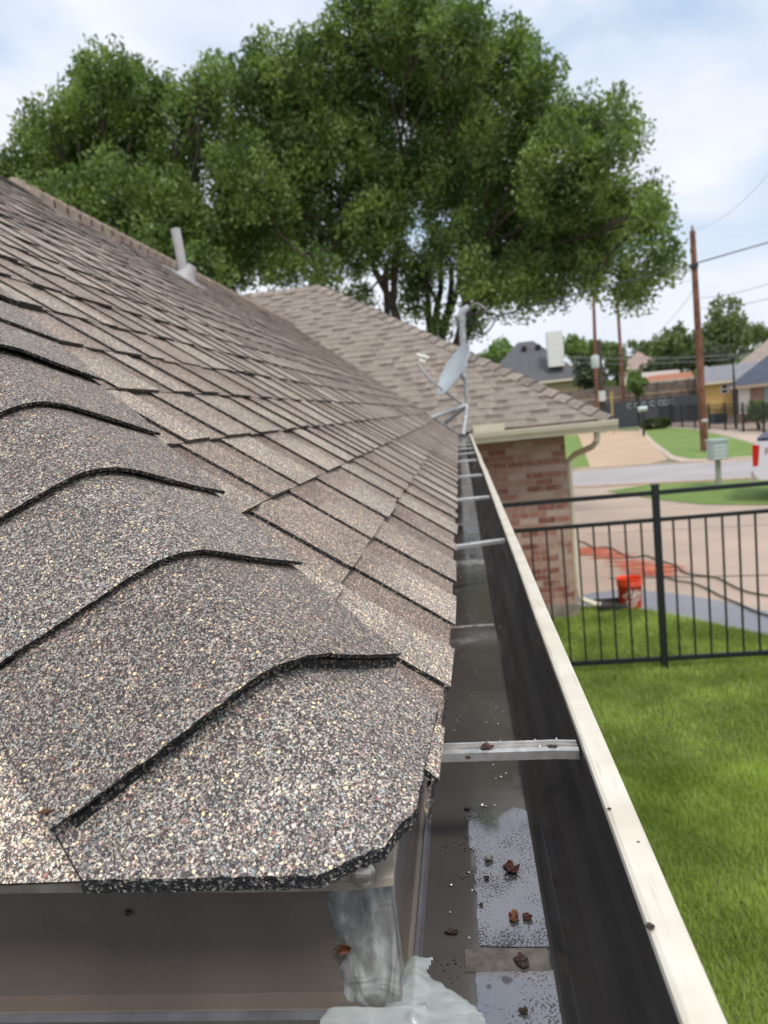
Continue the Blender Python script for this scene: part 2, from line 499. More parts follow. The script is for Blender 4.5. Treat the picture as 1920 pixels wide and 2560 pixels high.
def puddle_sheen_mat():
    m = bpy.data.materials.new('water_film_sky_sheen'); m.use_nodes = True
    N, L = m.node_tree.nodes, m.node_tree.links
    b = N['Principled BSDF']
    t = N.new('ShaderNodeTexCoord')
    n = N.new('ShaderNodeTexNoise'); n.inputs['Scale'].default_value = 620; n.inputs['Detail'].default_value = 4
    L.new(t.outputs['Object'], n.inputs['Vector'])
    n2 = N.new('ShaderNodeTexNoise'); n2.inputs['Scale'].default_value = 25; n2.inputs['Detail'].default_value = 2
    L.new(t.outputs['Object'], n2.inputs['Vector'])
    ad = math_node(N, 'MULTIPLY_ADD'); ad.inputs[1].default_value = 0.55
    L.new(n2.outputs[0], ad.inputs[0]); L.new(n.outputs[0], ad.inputs[2])
    r = N.new('ShaderNodeValToRGB')
    r.color_ramp.elements[0].position = 0.84; r.color_ramp.elements[0].color = (0.285, 0.28, 0.295, 1)  # grey base raised to carry the sky's reflection
    r.color_ramp.elements[1].position = 0.90; r.color_ramp.elements[1].color = (0.075, 0.066, 0.064, 1)
    L.new(ad.outputs[0], r.inputs[0]); L.new(r.outputs[0], b.inputs['Base Color'])
    b.inputs['Roughness'].default_value = 0.05
    b.inputs['Metallic'].default_value = 0.6
    b.inputs['IOR'].default_value = 1.5
    b.inputs['Specular IOR Level'].default_value = 0.5
    return m
M_puddle_sheen = puddle_sheen_mat()

def brick_mat(name, c_lo, c_mid, c_hi, mortar, plane='XZ', sx=0.21, sz=0.077):
    m = bpy.data.materials.new(name); m.use_nodes = True
    N, L = m.node_tree.nodes, m.node_tree.links
    b = N['Principled BSDF']
    t = N.new('ShaderNodeTexCoord')
    s = N.new('ShaderNodeSeparateXYZ'); L.new(t.outputs['Object'], s.inputs[0])
    ad = math_node(N, 'ADD'); L.new(s.outputs[0], ad.inputs[0]); L.new(s.outputs[1], ad.inputs[1])
    c = N.new('ShaderNodeCombineXYZ'); L.new(ad.outputs[0], c.inputs[0]); L.new(s.outputs[2], c.inputs[1])
    br = N.new('ShaderNodeTexBrick')
    br.inputs['Scale'].default_value = 1.0
    br.inputs['Brick Width'].default_value = sx; br.inputs['Row Height'].default_value = sz
    br.inputs['Mortar Size'].default_value = 0.006; br.inputs['Mortar Smooth'].default_value = 0.2
    br.inputs['Color1'].default_value = (0, 0, 0, 1); br.inputs['Color2'].default_value = (1, 1, 1, 1)
    br.inputs['Mortar'].default_value = (0.5, 0.5, 0.5, 1)
    L.new(c.outputs[0], br.inputs['Vector'])
    r = N.new('ShaderNodeValToRGB')
    e = r.color_ramp.elements
    e[0].position = 0.0; e[0].color = (*c_lo, 1); e[1].position = 1.0; e[1].color = (*c_hi, 1)
    k = e.new(0.35); k.color = (*c_mid, 1)
    k = e.new(0.7); k.color = (*[(a + b_) / 2 for a, b_ in zip(c_mid, c_hi)], 1)
    L.new(br.outputs['Color'], r.inputs[0])
    n = N.new('ShaderNodeTexNoise'); n.inputs['Scale'].default_value = 40; n.inputs['Detail'].default_value = 5
    L.new(t.outputs['Object'], n.inputs['Vector'])
    nr = N.new('ShaderNodeMapRange'); nr.inputs[3].default_value = 0.6; nr.inputs[4].default_value = 1.4
    L.new(n.outputs[0], nr.inputs[0])
    c1 = mix_node(N, L, 1.0, r.outputs[0], nr.outputs[0], 'MULTIPLY')
    # whitewash blotches of reclaimed brick
    n4 = N.new('ShaderNodeTexNoise'); n4.inputs['Scale'].default_value = 15; n4.inputs['Detail'].default_value = 5
    L.new(t.outputs['Object'], n4.inputs['Vector'])
    wr = N.new('ShaderNodeMapRange'); wr.inputs[1].default_value = 0.52; wr.inputs[2].default_value = 0.68; wr.inputs[3].default_value = 0; wr.inputs[4].default_value = 0.5
    L.new(n4.outputs[0], wr.inputs[0])
    c1b = mix_node(N, L, wr.outputs[0], c1, c_hi)
    c2 = mix_node(N, L, br.outputs['Fac'], c1b, mortar)
    L.new(c2, b.inputs['Base Color'])
    b.inputs['Roughness'].default_value = 0.85
    bp = N.new('ShaderNodeBump'); bp.inputs['Strength'].default_value = 0.6; bp.inputs['Distance'].default_value = 0.01; bp.invert = True
    L.new(br.outputs['Fac'], bp.inputs['Height']); L.new(bp.outputs[0], b.inputs['Normal'])
    return m
M_brick = brick_mat('reclaimed_brick', (0.25, 0.085, 0.062), (0.40, 0.175, 0.13), (0.56, 0.41, 0.33), (0.44, 0.37, 0.32))
M_brick_far = brick_mat('brown_brick', (0.22, 0.10, 0.075), (0.28, 0.15, 0.115), (0.34, 0.22, 0.17), (0.34, 0.27, 0.23))

def leaf_mat(name, c_dark, c_light, trans=0.35):
    m = bpy.data.materials.new(name); m.use_nodes = True
    N, L = m.node_tree.nodes, m.node_tree.links
    N.clear()
    o = N.new('ShaderNodeOutputMaterial')
    g = N.new('ShaderNodeNewGeometry')
    r = N.new('ShaderNodeValToRGB')
    r.color_ramp.elements[0].color = (*c_dark, 1); r.color_ramp.elements[1].color = (*c_light, 1)
    t = N.new('ShaderNodeTexCoord')
    n = N.new('ShaderNodeTexNoise'); n.inputs['Scale'].default_value = 1.5; n.inputs['Detail'].default_value = 3
    L.new(t.outputs['Object'], n.inputs['Vector'])
    nr = N.new('ShaderNodeMapRange'); nr.inputs[1].default_value = 0.35; nr.inputs[2].default_value = 0.65; nr.inputs[3].default_value = -0.35; nr.inputs[4].default_value = 0.5
    L.new(n.outputs[0], nr.inputs[0])
    ad = math_node(N, 'MULTIPLY_ADD'); ad.inputs[1].default_value = 0.7
    L.new(g.outputs['Random Per Island'], ad.inputs[0]); L.new(nr.outputs[0], ad.inputs[2])
    L.new(ad.outputs[0], r.inputs[0])
    d = N.new('ShaderNodeBsdfPrincipled'); d.inputs['Roughness'].default_value = 0.45; d.inputs['Specular IOR Level'].default_value = 0.4
    tr = N.new('ShaderNodeBsdfTranslucent')
    L.new(r.outputs[0], d.inputs['Base Color'])
    tcol = mix_node(N, L, 1.0, r.outputs[0], (1.3, 1.5, 0.5), 'MULTIPLY')
    L.new(tcol, tr.inputs[0])
    mxs = N.new('ShaderNodeMixShader'); mxs.inputs[0].default_value = trans
    L.new(d.outputs[0], mxs.inputs[1]); L.new(tr.outputs[0], mxs.inputs[2]); L.new(mxs.outputs[0], o.inputs[0])
    return m
M_leaf = leaf_mat('ash_leaves', (0.062, 0.112, 0.034), (0.29, 0.39, 0.115))
M_leaf_far = leaf_mat('hazed_leaves', (0.10, 0.14, 0.06), (0.26, 0.32, 0.14))  # distance haze mixed into the colour: paler, less saturated
M_leaf_dark = leaf_mat('dark_evergreen_leaves', (0.05, 0.075, 0.04), (0.13, 0.165, 0.085), 0.2)
M_leaf_olive = leaf_mat('olive_leaves', (0.10, 0.12, 0.075), (0.22, 0.24, 0.15), 0.25)
M_leaf_bright = leaf_mat('bright_leaves', (0.12, 0.20, 0.06), (0.34, 0.44, 0.16))
M_grass_blade = leaf_mat('grass_blades', (0.21, 0.30, 0.055), (0.56, 0.66, 0.19), 0.35)
M_bark = mat('dark_bark', (0.065, 0.048, 0.035), 0.9, noise_amt=0.5, noise_scale=8, bump=0.8, bump_scale=20)

M_mail = mat('pale_mailbox_metal', (0.50, 0.56, 0.55), 0.45, metal=.2)
M_lawn_soil = mat('lawn_thatch', (0.17, 0.19, 0.055), 0.9, noise_scale=2.5, two=(0.10, 0.14, 0.035), bump=0.6, bump_scale=60)
M_lawn = mat('mown_lawn', (0.22, 0.31, 0.07), 0.9, noise_scale=1.3, two=(0.15, 0.24, 0.045), bump=0.8, bump_scale=40)
M_field = mat('open_ground', (0.20, 0.22, 0.10), 0.9, noise_scale=0.1, two=(0.15, 0.14, 0.09))
M_conc = mat('driveway_concrete', (0.62, 0.47, 0.365), 0.8, noise_scale=0.6, two=(0.50, 0.39, 0.31), bump=0.3, bump_scale=60)
M_conc_tan = mat('tan_concrete', (0.62, 0.44, 0.28), 0.8, noise_scale=0.5, two=(0.54, 0.38, 0.25))
M_conc_wet = mat('damp_concrete', (0.30, 0.30, 0.315), 0.35, noise_scale=1.2, two=(0.22, 0.21, 0.235))
M_street = mat('street_concrete', (0.50, 0.45, 0.43), 0.75, noise_scale=0.4, two=(0.42, 0.38, 0.365))
M_joint = mat('joint_tar', (0.10, 0.09, 0.085), 0.8)
M_kerb = mat('kerb_concrete', (0.60, 0.47, 0.36), 0.8, noise_amt=0.1)
M_black = mat('black_powder_coat', (0.012, 0.014, 0.016), 0.45)
M_found = mat('foundation_concrete', (0.30, 0.26, 0.21), 0.9, noise_amt=0.25, noise_scale=9)

# ------------------------------------------------------------------ the ground
def sheet(name, pts, z, m, kind='structure', th=0.0):
    mb = MB()
    top = [(p[0], p[1], z) for p in pts]
    mb.face(top)
    if th > 0:
        n = len(pts)
        for i in range(n):
            j = (i + 1) % n
            a, b = pts[i], pts[j]
            mb.face([(a[0], a[1], z - th), (b[0], b[1], z - th), (b[0], b[1], z), (a[0], a[1], z)])
    return struct(mb.build(name, m), kind)
def G(lst):
    return [tuple(on_ground(*p))[:2] for p in lst]
mb = MB()
ys = [-20, 0, 20, 40, 50, 56] + list(range(60, 130, 6)) + [150, 200, 300, 500, 900, 1500]
xs = [-900, -400, -150, -60, -20, 0, 20, 40, 60, 100, 200, 500, 1200]
mb.grid([[(x, y, ter(x, y)) for x in xs] for y in ys])
struct(mb.build('ground', M_field))
LAWN = [(-6, -6), (9, -6), (9, 4.6), (4.6, 5.75), (3.6, 6.75), (2.89, 7.66), (2.5, 8.2), (2.16, 8.68), (1.86, 8.98), (1.5, 9.12), (1.22, 9.16), (1.22, 9.4), (-6, 9.4)]
sheet('lawn', LAWN, 0.012, M_lawn_soil)
sheet('driveway', [(-2, 2.0), (30, 2.0), (30, 15.0), (24, 18), (3.0, 22.2), (-8, 25.6), (-8, 8)], 0.004, M_conc)
sheet('wet_concrete', [(1.3, 9.2), (1.5, 9.14), (1.86, 9.0), (2.16, 8.70), (2.5, 8.22), (2.89, 7.68), (3.3, 7.2), (3.5, 7.55), (3.35, 8.3), (2.95, 9.0), (2.5, 9.55), (2.2, 9.75), (1.85, 9.9), (1.55, 9.85), (1.3, 9.7)], 0.009, M_conc_wet)
# street, far drive, lawns beyond
def stl(x, y0, slope=-0.346):
    return y0 + slope * x
sheet('street', [(-60, stl(-60, 22.9)), (60, stl(60, 22.9)), (60, stl(60, 28.75)), (-60, stl(-60, 28.75))], 0.008, M_street)
mb = MB()
for y0, w in ((22.78, 0.14), (28.78, 0.16)):
    mb.face([(-60, stl(-60, y0), 0.06), (60, stl(60, y0), 0.06), (60, stl(60, y0 + w), 0.06), (-60, stl(-60, y0 + w), 0.06)])
    mb.face([(-60, stl(-60, y0), 0.0), (60, stl(60, y0), 0.0), (60, stl(60, y0), 0.06), (-60, stl(-60, y0), 0.06)])
struct(mb.build('kerb', M_kerb))
island = [(3.75, 20.4), (4.1, 19.2), (4.6, 17.7), (5.07, 16.7), (5.99, 15.95), (7.5, 15.3), (11, 14.6), (16, 14.6), (18, 16.4), (14, 17.8), (8, 19.9), (5, 21.0)]
sheet('verge_lawn', island, 0.016, M_lawn)
far = lambda l: G(l)
sheet('far_driveway', far([(1415, 1180), (1418, 1078), (1600, 1078), (1608, 1085), (1672, 1150), (1600, 1165)]), 0.012, M_conc_tan)
sheet('far_lawn', far([(1400, 1090), (1446, 1088), (1476, 1170), (1400, 1180)]), 0.02, M_lawn)
sheet('pole_lawn', far([(1606, 1074), (1660, 1068), (1740, 1075), (1830, 1095), (1935, 1125), (1935, 1137), (1790, 1148), (1725, 1148), (1685, 1140), (1640, 1108)]), 0.02, M_lawn)
sheet('side_road', far([(1560, 1052), (1935, 1010), (1935, 1122), (1830, 1092), (1740, 1072), (1660, 1065), (1606, 1071)]), 0.012, M_conc)
sheet('lawn_kerb', far([(1596, 1074), (1606, 1072), (1660, 1066), (1740, 1073), (1830, 1093), (1935, 1123), (1935, 1146), (1790, 1158), (1722, 1158), (1676, 1149), (1630, 1112)]), 0.016, M_kerb)
# driveway joints
mb = MB()
for a, b, w in (((1.9, 10.55), (9, 8.9), 0.03), ((2.2, 14.2), (12, 12.6), 0.02), ((4.2, 9.9), (6.5, 15.5), 0.02), ((1.2, 17.6), (5, 17.0), 0.02), ((10.3, 35.5), (6.2, 35.2), 0.05)):
    a, b = Vector(a), Vector(b)
    d = (b - a).normalized(); p = Vector((-d.y, d.x)) * w / 2
    mb.face([(*(a + p), 0.0135), (*(a - p), 0.0135), (*(b - p), 0.0135), (*(b + p), 0.0135)])
struct(mb.build('driveway_joints', M_joint))
# orange marking paint brushed over the driveway
M_orange_mark = mat('orange_marking_paint', (0.80, 0.14, 0.06), 0.7, noise_scale=30, two=(0.70, 0.30, 0.18))
mb = MB()
cl = [on_ground(1455, 1378), on_ground(1500, 1380), on_ground(1560, 1400), on_ground(1620, 1432), on_ground(1680, 1425)]
cl = [Vector((p.x, p.y)) for p in cl]
random.seed(21)
for k in range(170):
    t = random.random() ** 0.9 * 3.8 + 0.1
    i = min(3, int(t)); p = cl[i].lerp(cl[i + 1], t - i)
    p += Vector((random.uniform(-.12, .12), random.uniform(-0.32, 0.32)))
    ln = random.uniform(.08, .42); w = random.uniform(0.005, 0.026)
    a = random.uniform(-0.35, 0.05)
    d = Vector((math.cos(a), math.sin(a))); q = Vector((-d.y, d.x))
    z = 0.0145 + k * 0.00006
    pts = [p - d * ln, p - d * ln * .5 + q * w, p + d * ln * .4 + q * w * .8, p + d * ln, p + d * ln * .5 - q * w, p - d * ln * .4 - q * w * .8]
    mb.face([(v.x, v.y, z) for v in pts])
struct(mb.build('orange_paint_marks', M_orange_mark))

# ------------------------------------------------------------------ the house: roofs
ZE = 2.33                      # height of the shingle edge
XE, YE = -0.037, 0.413         # plan position of the eave lines
MM, MH, KY = 0.75, 0.915, 0.82
XR = 2.45                      # ridge is this far left
house = empty('brick_house', (-2.5, 4.5, 0), 'low brick house under brown shingles, its long cream-lipped gutter running away from the camera', 'house')
HL = house.location

def shingles(mb, O, u, v, n, V, umin, umax, seed, tonefn, expo=0.143, du=0.11, teeth=True, rough=1.0, farcut=1e9, wmin=0.09, wmax=0.24, gmin=0.04, gmax=0.12, band=0.0):
    rs = random.Random(seed)
    ns = int(V / expo) + 1
    def P(uu, vv, h):
        return O + u * uu + v * vv + n * h
    for k in range(ns):
        s0, s1 = k * expo, min((k + 1) * expo + 0.012, V)
        if s1 - s0 < 0.02:
            continue
        a, b = umin(s0), umax(s0)
        a2, b2 = umin(s1), umax(s1)
        lo, hi = min(a, a2), max(b, b2)
        if hi - lo < 0.02:
            continue
        def slab(ua, ub, hf, hb, thk, tone, jf, wob, isbase=False):
            nd = max(1, int((ub - ua) / du))
            us = [ua + (ub - ua) * i / nd for i in range(nd + 1)]
            T, B, F = [], [], []
            for q in us:
                qf = min(max(q, a), b); qb = min(max(q, a2), b2)
                ret = max(0.0, 0.85 - qf) * 0.03 if (seed == 3 and k == 0) else 0.0
                lift = noise.noise(Vector((q * 3.1, s0 * 9.0, seed))) * wob
                T.append(P(qf, s0 + jf + ret, hf + lift + max(0, lift)))
                B.append(P(qb, s1, hb))
                F.append(P(qf, s0 + jf + ret, hf + lift - thk))
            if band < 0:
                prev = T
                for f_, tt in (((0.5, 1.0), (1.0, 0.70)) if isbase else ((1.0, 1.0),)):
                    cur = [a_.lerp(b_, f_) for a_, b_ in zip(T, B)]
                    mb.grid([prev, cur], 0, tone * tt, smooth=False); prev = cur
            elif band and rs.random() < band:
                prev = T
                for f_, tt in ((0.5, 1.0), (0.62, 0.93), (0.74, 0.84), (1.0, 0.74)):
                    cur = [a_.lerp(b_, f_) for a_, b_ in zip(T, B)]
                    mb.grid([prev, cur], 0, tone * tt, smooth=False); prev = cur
            else:
                mb.grid([T, B], 0, tone, smooth=False)
            mb.grid([F, T], 1, 1.0, smooth=False)
            if ub - ua < hi - lo - 0.01:
                mb.face([T[0], B[0], P(min(max(us[0], a2), b2), s1, hb - thk), F[0]], 1)
                mb.face([F[-1], P(min(max(us[-1], a2), b2), s1, hb - thk), B[-1], T[-1]], 1)
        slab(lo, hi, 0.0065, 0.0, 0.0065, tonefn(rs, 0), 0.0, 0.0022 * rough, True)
        if teeth:
            q = lo - rs.random() * 0.1
            while q < hi:
                w = rs.uniform(wmin, wmax)
                slab(max(q, lo), min(q + w, hi), 0.0105 + rs.random() * 0.0015, 0.0045, 0.0042, tonefn(rs, 1), -0.001 - rs.random() * 0.004, 0.003 * rough) if min(q + w, hi) - max(q, lo) > 0.01 else None
                q += w + rs.uniform(gmin, gmax)

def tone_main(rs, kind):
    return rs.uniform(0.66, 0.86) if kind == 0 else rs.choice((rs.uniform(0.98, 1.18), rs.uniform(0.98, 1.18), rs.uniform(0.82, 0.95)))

U = Vector((0, 1, 0))
vm = Vector((-1, 0, MM)).normalized(); nm = U.cross(-vm).normalized()
if nm.z < 0: nm = -nm
Om = Vector((XE, 0, ZE))
cm = abs(vm.x)
Vm = (XR + XE) / cm if False else (XR - 0.037) / cm
WY = 8.45                     # wing eave line
MW = 0.66
def main_umin(s):
    x = s * cm
    return YE + KY * x + 0.03 + max(0, 0.10 - x) * 0.5
def main_umax(s):             # to the valley with the wing roof
    z = s * vm.z
    return WY + 0.12 + max(0.0, z) / MW
roof = MB()
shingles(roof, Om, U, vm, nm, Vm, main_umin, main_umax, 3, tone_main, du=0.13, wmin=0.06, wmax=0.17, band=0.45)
# sheathing under the shingles
roof.face([Om + vm * 0 - nm * 0.004 + U * (YE + .12), Om - nm * 0.004 + U * (WY + 0.1), Om + vm * Vm - nm * 0.004 + U * main_umax(Vm), Om + vm * Vm - nm * 0.004 + U * main_umin(Vm)], 1)
st_ = []
for i_ in range(60):
    y_ = 0.47 + 0.39 * i_ / 59
    w_ = -0.007 + 0.012 * min(1, max(0, (y_ - 0.47) * 3)) * min(1, (0.87 - y_) * 40) + noise.noise(Vector((y_ * 130, 3, 3))) * 0.0018
    st_.append([Vector((XE + w_, y_, ZE - 0.008)), Vector((XE + w_ - 0.001, y_, ZE - 0.002)), Vector((XE - 0.01, y_, ZE + 0.004))])
roof.grid([[r_[0] for r_ in st_], [r_[1] for r_ in st_]], 1, 1, smooth=False)
roof.grid([[r_[1] for r_ in st_], [r_[2] for r_ in st_]], 0, 0.55, smooth=False)
roof_o = roof.build('roof', [M_shingle, M_asphalt_edge], house, loc=(XE, YE, ZE))

# hip end plane (faces the camera)
vh = Vector((0, 1, MH)).normalized(); nh = Vector((1, 0, 0)).cross(vh).normalized()
Oh = Vector((0, YE, ZE))
ch = vh.y
hip_end = MB()
Vh = (XR - 0.037) * KY / ch
def tone_hip(rs, kind):
    return rs.uniform(0.85, 1.0) if kind == 0 else rs.uniform(1.0, 1.2)
shingles(hip_end, Oh, Vector((1, 0, 0)), vh, nh, Vh, lambda s: -2 * XR + s * ch / KY, lambda s: XE - s * ch / KY - 0.03 - max(0, 0.10 - s) * 0.9, 5, tone_hip, du=0.1, rough=0.4)
hip_end.face([Oh - nh * 0.004 + Vector((-2 * XR, 0, 0)), Oh - nh * 0.004 + Vector((XE - .10, 0, 0)), Oh + vh * Vh - nh * 0.004 + Vector((-XR, 0, 0))], 1)
hip_end.build('hip_end_roof', [M_shingle, M_asphalt_edge], house, loc=(XE, YE, ZE))

# far side of the main roof
back = MB()
yb0 = YE
back.face([(-XR, YE + KY * XR, ZE + MM * (XR - .037)), (-XR, 13.5, ZE + MM * (XR - .037)), (-2 * XR, 13.5, ZE), (-2 * XR, YE, ZE)], 0)
back.build('rear_roof', [M_shingle], house)

# hip cap shingles: separate bent pieces climbing the hip
hdir = Vector((-1, KY, MM)).normalized()
pm = nm.cross(hdir); pm = pm if pm.x > 0 or pm.y > 0 else -pm
pm = (pm - hdir * pm.dot(hdir)).normalized()
if pm.z > 0: pm = -pm
pe = nh.cross(hdir).normalized()
if pe.z > 0: pe = -pe
C0 = Vector((XE, YE, ZE))
def hip_pt(l, w, h):                    # the cap bends over the hip in a soft hyperbola, not a crease
    a = w / 0.06; a = a / math.sqrt(1 + a * a)
    n = (nm * (1 + a) / 2 + nh * (1 - a) / 2).normalized()
    q = math.sqrt(w * w + 0.036 ** 2)
    return C0 + hdir * l + pm * ((q + w) / 2) + pe * ((q - w) / 2) + n * (h + 0.006 * math.exp(-(w / 0.05) ** 2))
SNIP = [(-0.104, 0.402), (-0.068, 0.414), (-0.050, 0.440)]
def inside(p):
    if p.x > XE - 0.013 + max(0, p.y - 0.44) * 0.05 or p.y < YE - 0.011: return False
    for (ax_, ay), (bx, by) in zip(SNIP[:-1], SNIP[1:]):   # slightly snipped corner of the lowest cap
        if (p.x - ax_) * (by - ay) - (p.y - ay) * (bx - ax_) > 0: return False
    return True
def make_cap(k, l0, ln, lift, seed, tone):
    mbc = MB()
    W = 0.165
    nw, nl = 90, 12
    thk = 0.0042 if k > 0 else 0.0095
    rows_t, rows_b = [], []
    rs = random.Random(seed)
    sk = rs.uniform(-0.012, 0.012)
    for i in range(nl + 1):
        rt_, rb_ = [], []
        for j in range(nw + 1):
            w = -W + 2 * W * j / nw
            if w > 0: w *= 0.93
            lo = l0 + sk * w / W * 0.6 + 0.010 * (w / W) ** 2
            if k == 0:
                lo = -0.03
                while not inside(hip_pt(lo, w, 0.012)) and lo < 0.5:
                    lo += 0.001
            f = i / nl
            l = lo + (l0 + ln - lo) * f
            aw = abs(w) / W
            h = (0.013 + 0.015 * (1 - f) + lift * (1 - f) ** 1.5 * (0.6 + 0.4 * math.cos(aw * 2.6))) if k > 0 else 0.0150 - 0.001 * f
            h += noise.noise(Vector((w * 14, l * 11, seed * 3.3))) * 0.0022
            
            je = (noise.noise(Vector((w * 60, seed, 1))) * 0.0016 + noise.noise(Vector((w * 330, seed, 1))) * 0.0012) if i == 0 else 0
            rt_.append(hip_pt(l + je, w, h))
            rb_.append(hip_pt(l + je + 0.0008, w, h - thk) if k > 0 else hip_pt(l + je + 0.0008, w, h) - Vector((0, 0, thk)))
        rows_t.append(rt_); rows_b.append(rb_)
    mbc.grid(rows_t, 0, tone, smooth=True)
    mbc.grid([rows_b[0], rows_t[0]], 1, 1, smooth=False)
    mbc.grid(rows_b[::-1], 1, 1)
    mbc.grid([[r[0] for r in rows_t], [r[0] for r in rows_b]], 1, 1, smooth=False)
    mbc.grid([[r[-1] for r in rows_b], [r[-1] for r in rows_t]], 1, 1, smooth=False)
    if k > 0:                           # second, set-back ply under the raised front edge
        jj = range(3, nw - 2)
        A = [hip_pt(l0 + 0.008 + sk * (-W + 2 * W * j / nw) / W * .6, (-W + 2 * W * j / nw), 0.0205 + lift * 0.4 * (0.55 + 0.45 * math.cos(abs(-1 + 2 * j / nw) * 2.6))) for j in jj]
        B = [hip_pt(l0 + 0.006 + sk * (-W + 2 * W * j / nw) / W * .6, (-W + 2 * W * j / nw), 0.0155) for j in jj]
        Cc = [hip_pt(l0 + 0.09, (-W + 2 * W * j / nw), 0.014) for j in jj]
        mbc.grid([B, A, Cc], 1, 1, smooth=False)
    o = mbc.build('hip_cap_shingle', [M_cap, M_asphalt_edge], roof_o, loc=tuple(hip_pt(max(l0, 0.1), 0, 0)))
    return o
L1 = 0.167
caps_tone = [1.12, 0.92, 0.98, 1.02, 0.92, 1.0]
make_cap(0, 0.0, 0.42, 0.0, 1, 1.15)
kcap = 1
l = L1
while l < (XR - 0.037) * 1.49 - 0.05:
    make_cap(kcap, l, 0.30, random.Random(kcap * 5 + 1).uniform(0.0015, 0.0065), kcap + 10, random.Random(kcap).uniform(0.9, 1.02))
    l += 0.147
    kcap += 1
# ridge cap strip along the top: bent pieces, lapped
mbr = MB()
zr = ZE + MM * (XR - 0.037)
yy = YE + KY * XR - 0.1
rs = random.Random(4)
while yy < 11.4:
    sw = 0.155
    raise_ = 0.045 if yy > 4.15 else 0.012
    prof = [(-sw, -sw * MM), (-0.04, -0.03), (0, -0.018), (0.04, -0.03), (sw, -sw * MM)]
    A = [(-XR + a, yy, zr + b + raise_ + 0.02) for a, b in prof]
    B = [(-XR + a, yy + 0.17, zr + b + raise_ + 0.004) for a, b in prof]
    A2 = [(-XR + a, yy, zr + b - 0.01) for a, b in prof]
    tn = rs.choice((0.8, 1.3)) * rs.uniform(.92, 1.08)
    mbr.grid([A, B], 0, tn, smooth=False)
    mbr.grid([A2, A], 1 if raise_ < 0.02 else 0, 1.0, smooth=False)
    mbr.face([A[-1], A2[-1], (-XR + prof[-1][0], yy + 0.17, zr + prof[-1][1] - 0.01), B[-1]], 1 if raise_ < .02 else 0, .8)
    yy += 0.15
mbr.build('ridge_cap', [M_shingle, M_asphalt_edge], roof_o, loc=(-XR, 6, zr))

# wing roof: front slope faces the camera, with a hip on the right
WX = 1.68
ww = Vector((0, 1, MW)).normalized(); nw_ = Vector((1, 0, 0)).cross(ww).normalized()
Ow = Vector((0, WY, ZE))
TW = 3.72
Vw = TW / ww.y
wing = MB()
def tone_wing(rs, kind):
    return rs.uniform(0.92, 1.0) if kind == 0 else rs.uniform(0.97, 1.05)
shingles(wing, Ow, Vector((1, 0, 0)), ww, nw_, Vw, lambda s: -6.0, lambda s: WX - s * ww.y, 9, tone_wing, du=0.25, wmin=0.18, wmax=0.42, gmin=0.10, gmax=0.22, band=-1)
wz = ZE + MW * TW
wing.face([(-6, WY, ZE - .01), (WX, WY, ZE - .01), (WX - TW, WY + TW, wz - .01), (-6, WY + TW, wz - .01)], 0)
wing.face([(WX, WY, ZE), (WX, WY + 2 * TW, ZE), (WX - TW, WY + TW, wz)], 0, 0.95)
wing.face([(-6, WY + 2 * TW, ZE), (WX, WY + 2 * TW, ZE), (WX - TW, WY + TW, wz), (-6, WY + TW, wz)][::-1], 0, 0.95)
wing_o = wing.build('wing_roof', [M_wing, M_asphalt_edge], house, loc=(0, WY, ZE))
def lapped_caps(mbx, A, B, half, s1, s2, step=0.19, lift=0.028, seed=1):
    """cap shingles along A->B; s1, s2: unit side directions down each slope"""
    d = (B - A); n = int(d.length / step); d.normalize(); rs = random.Random(seed)
    for i in range(n):
        a = A + d * (i * step); b = A + d * ((i + 1) * step + 0.02)
        up_ = Vector((0, 0, 1))
        t = rs.uniform(0.75, 1.2)
        r0 = [a + s1 * half + up_ * (lift), a + s1 * 0.03 + up_ * (lift + .012), a + s2 * 0.03 + up_ * (lift + .012), a + s2 * half + up_ * lift]
        r1 = [b + s1 * half + up_ * .006, b + s1 * 0.03 + up_ * .02, b + s2 * 0.03 + up_ * .02, b + s2 * half + up_ * .006]
        r2 = [p - up_ * 0.03 for p in r0]
        mbx.grid([r0, r1], 0, t, smooth=False); mbx.grid([r2, r0], 1, 1, smooth=False)
mbx = MB()
hw = Vector((-1, 1, MW)).normalized()
pw1 = nw_.cross(hw).normalized(); pw1 = pw1 if pw1.z < 0 else -pw1
nR = Vector((MW, 0, 1)).normalized(); pw2 = nR.cross(hw).normalized(); pw2 = pw2 if pw2.z < 0 else -pw2
lapped_caps(mbx, Vector((WX, WY, ZE)), Vector((WX - TW, WY + TW, wz)), 0.15, pw1, pw2, seed=3)
lapped_caps(mbx, Vector((WX - TW, WY + TW, wz)), Vector((-6, WY + TW, wz)), 0.15, Vector((0, -1, -MW)).normalized(), Vector((0, 1, -MW)).normalized(), seed=5)
mbx.build('hip_cap', [M_wing, M_asphalt_edge], wing_o, loc=(WX, WY, ZE))

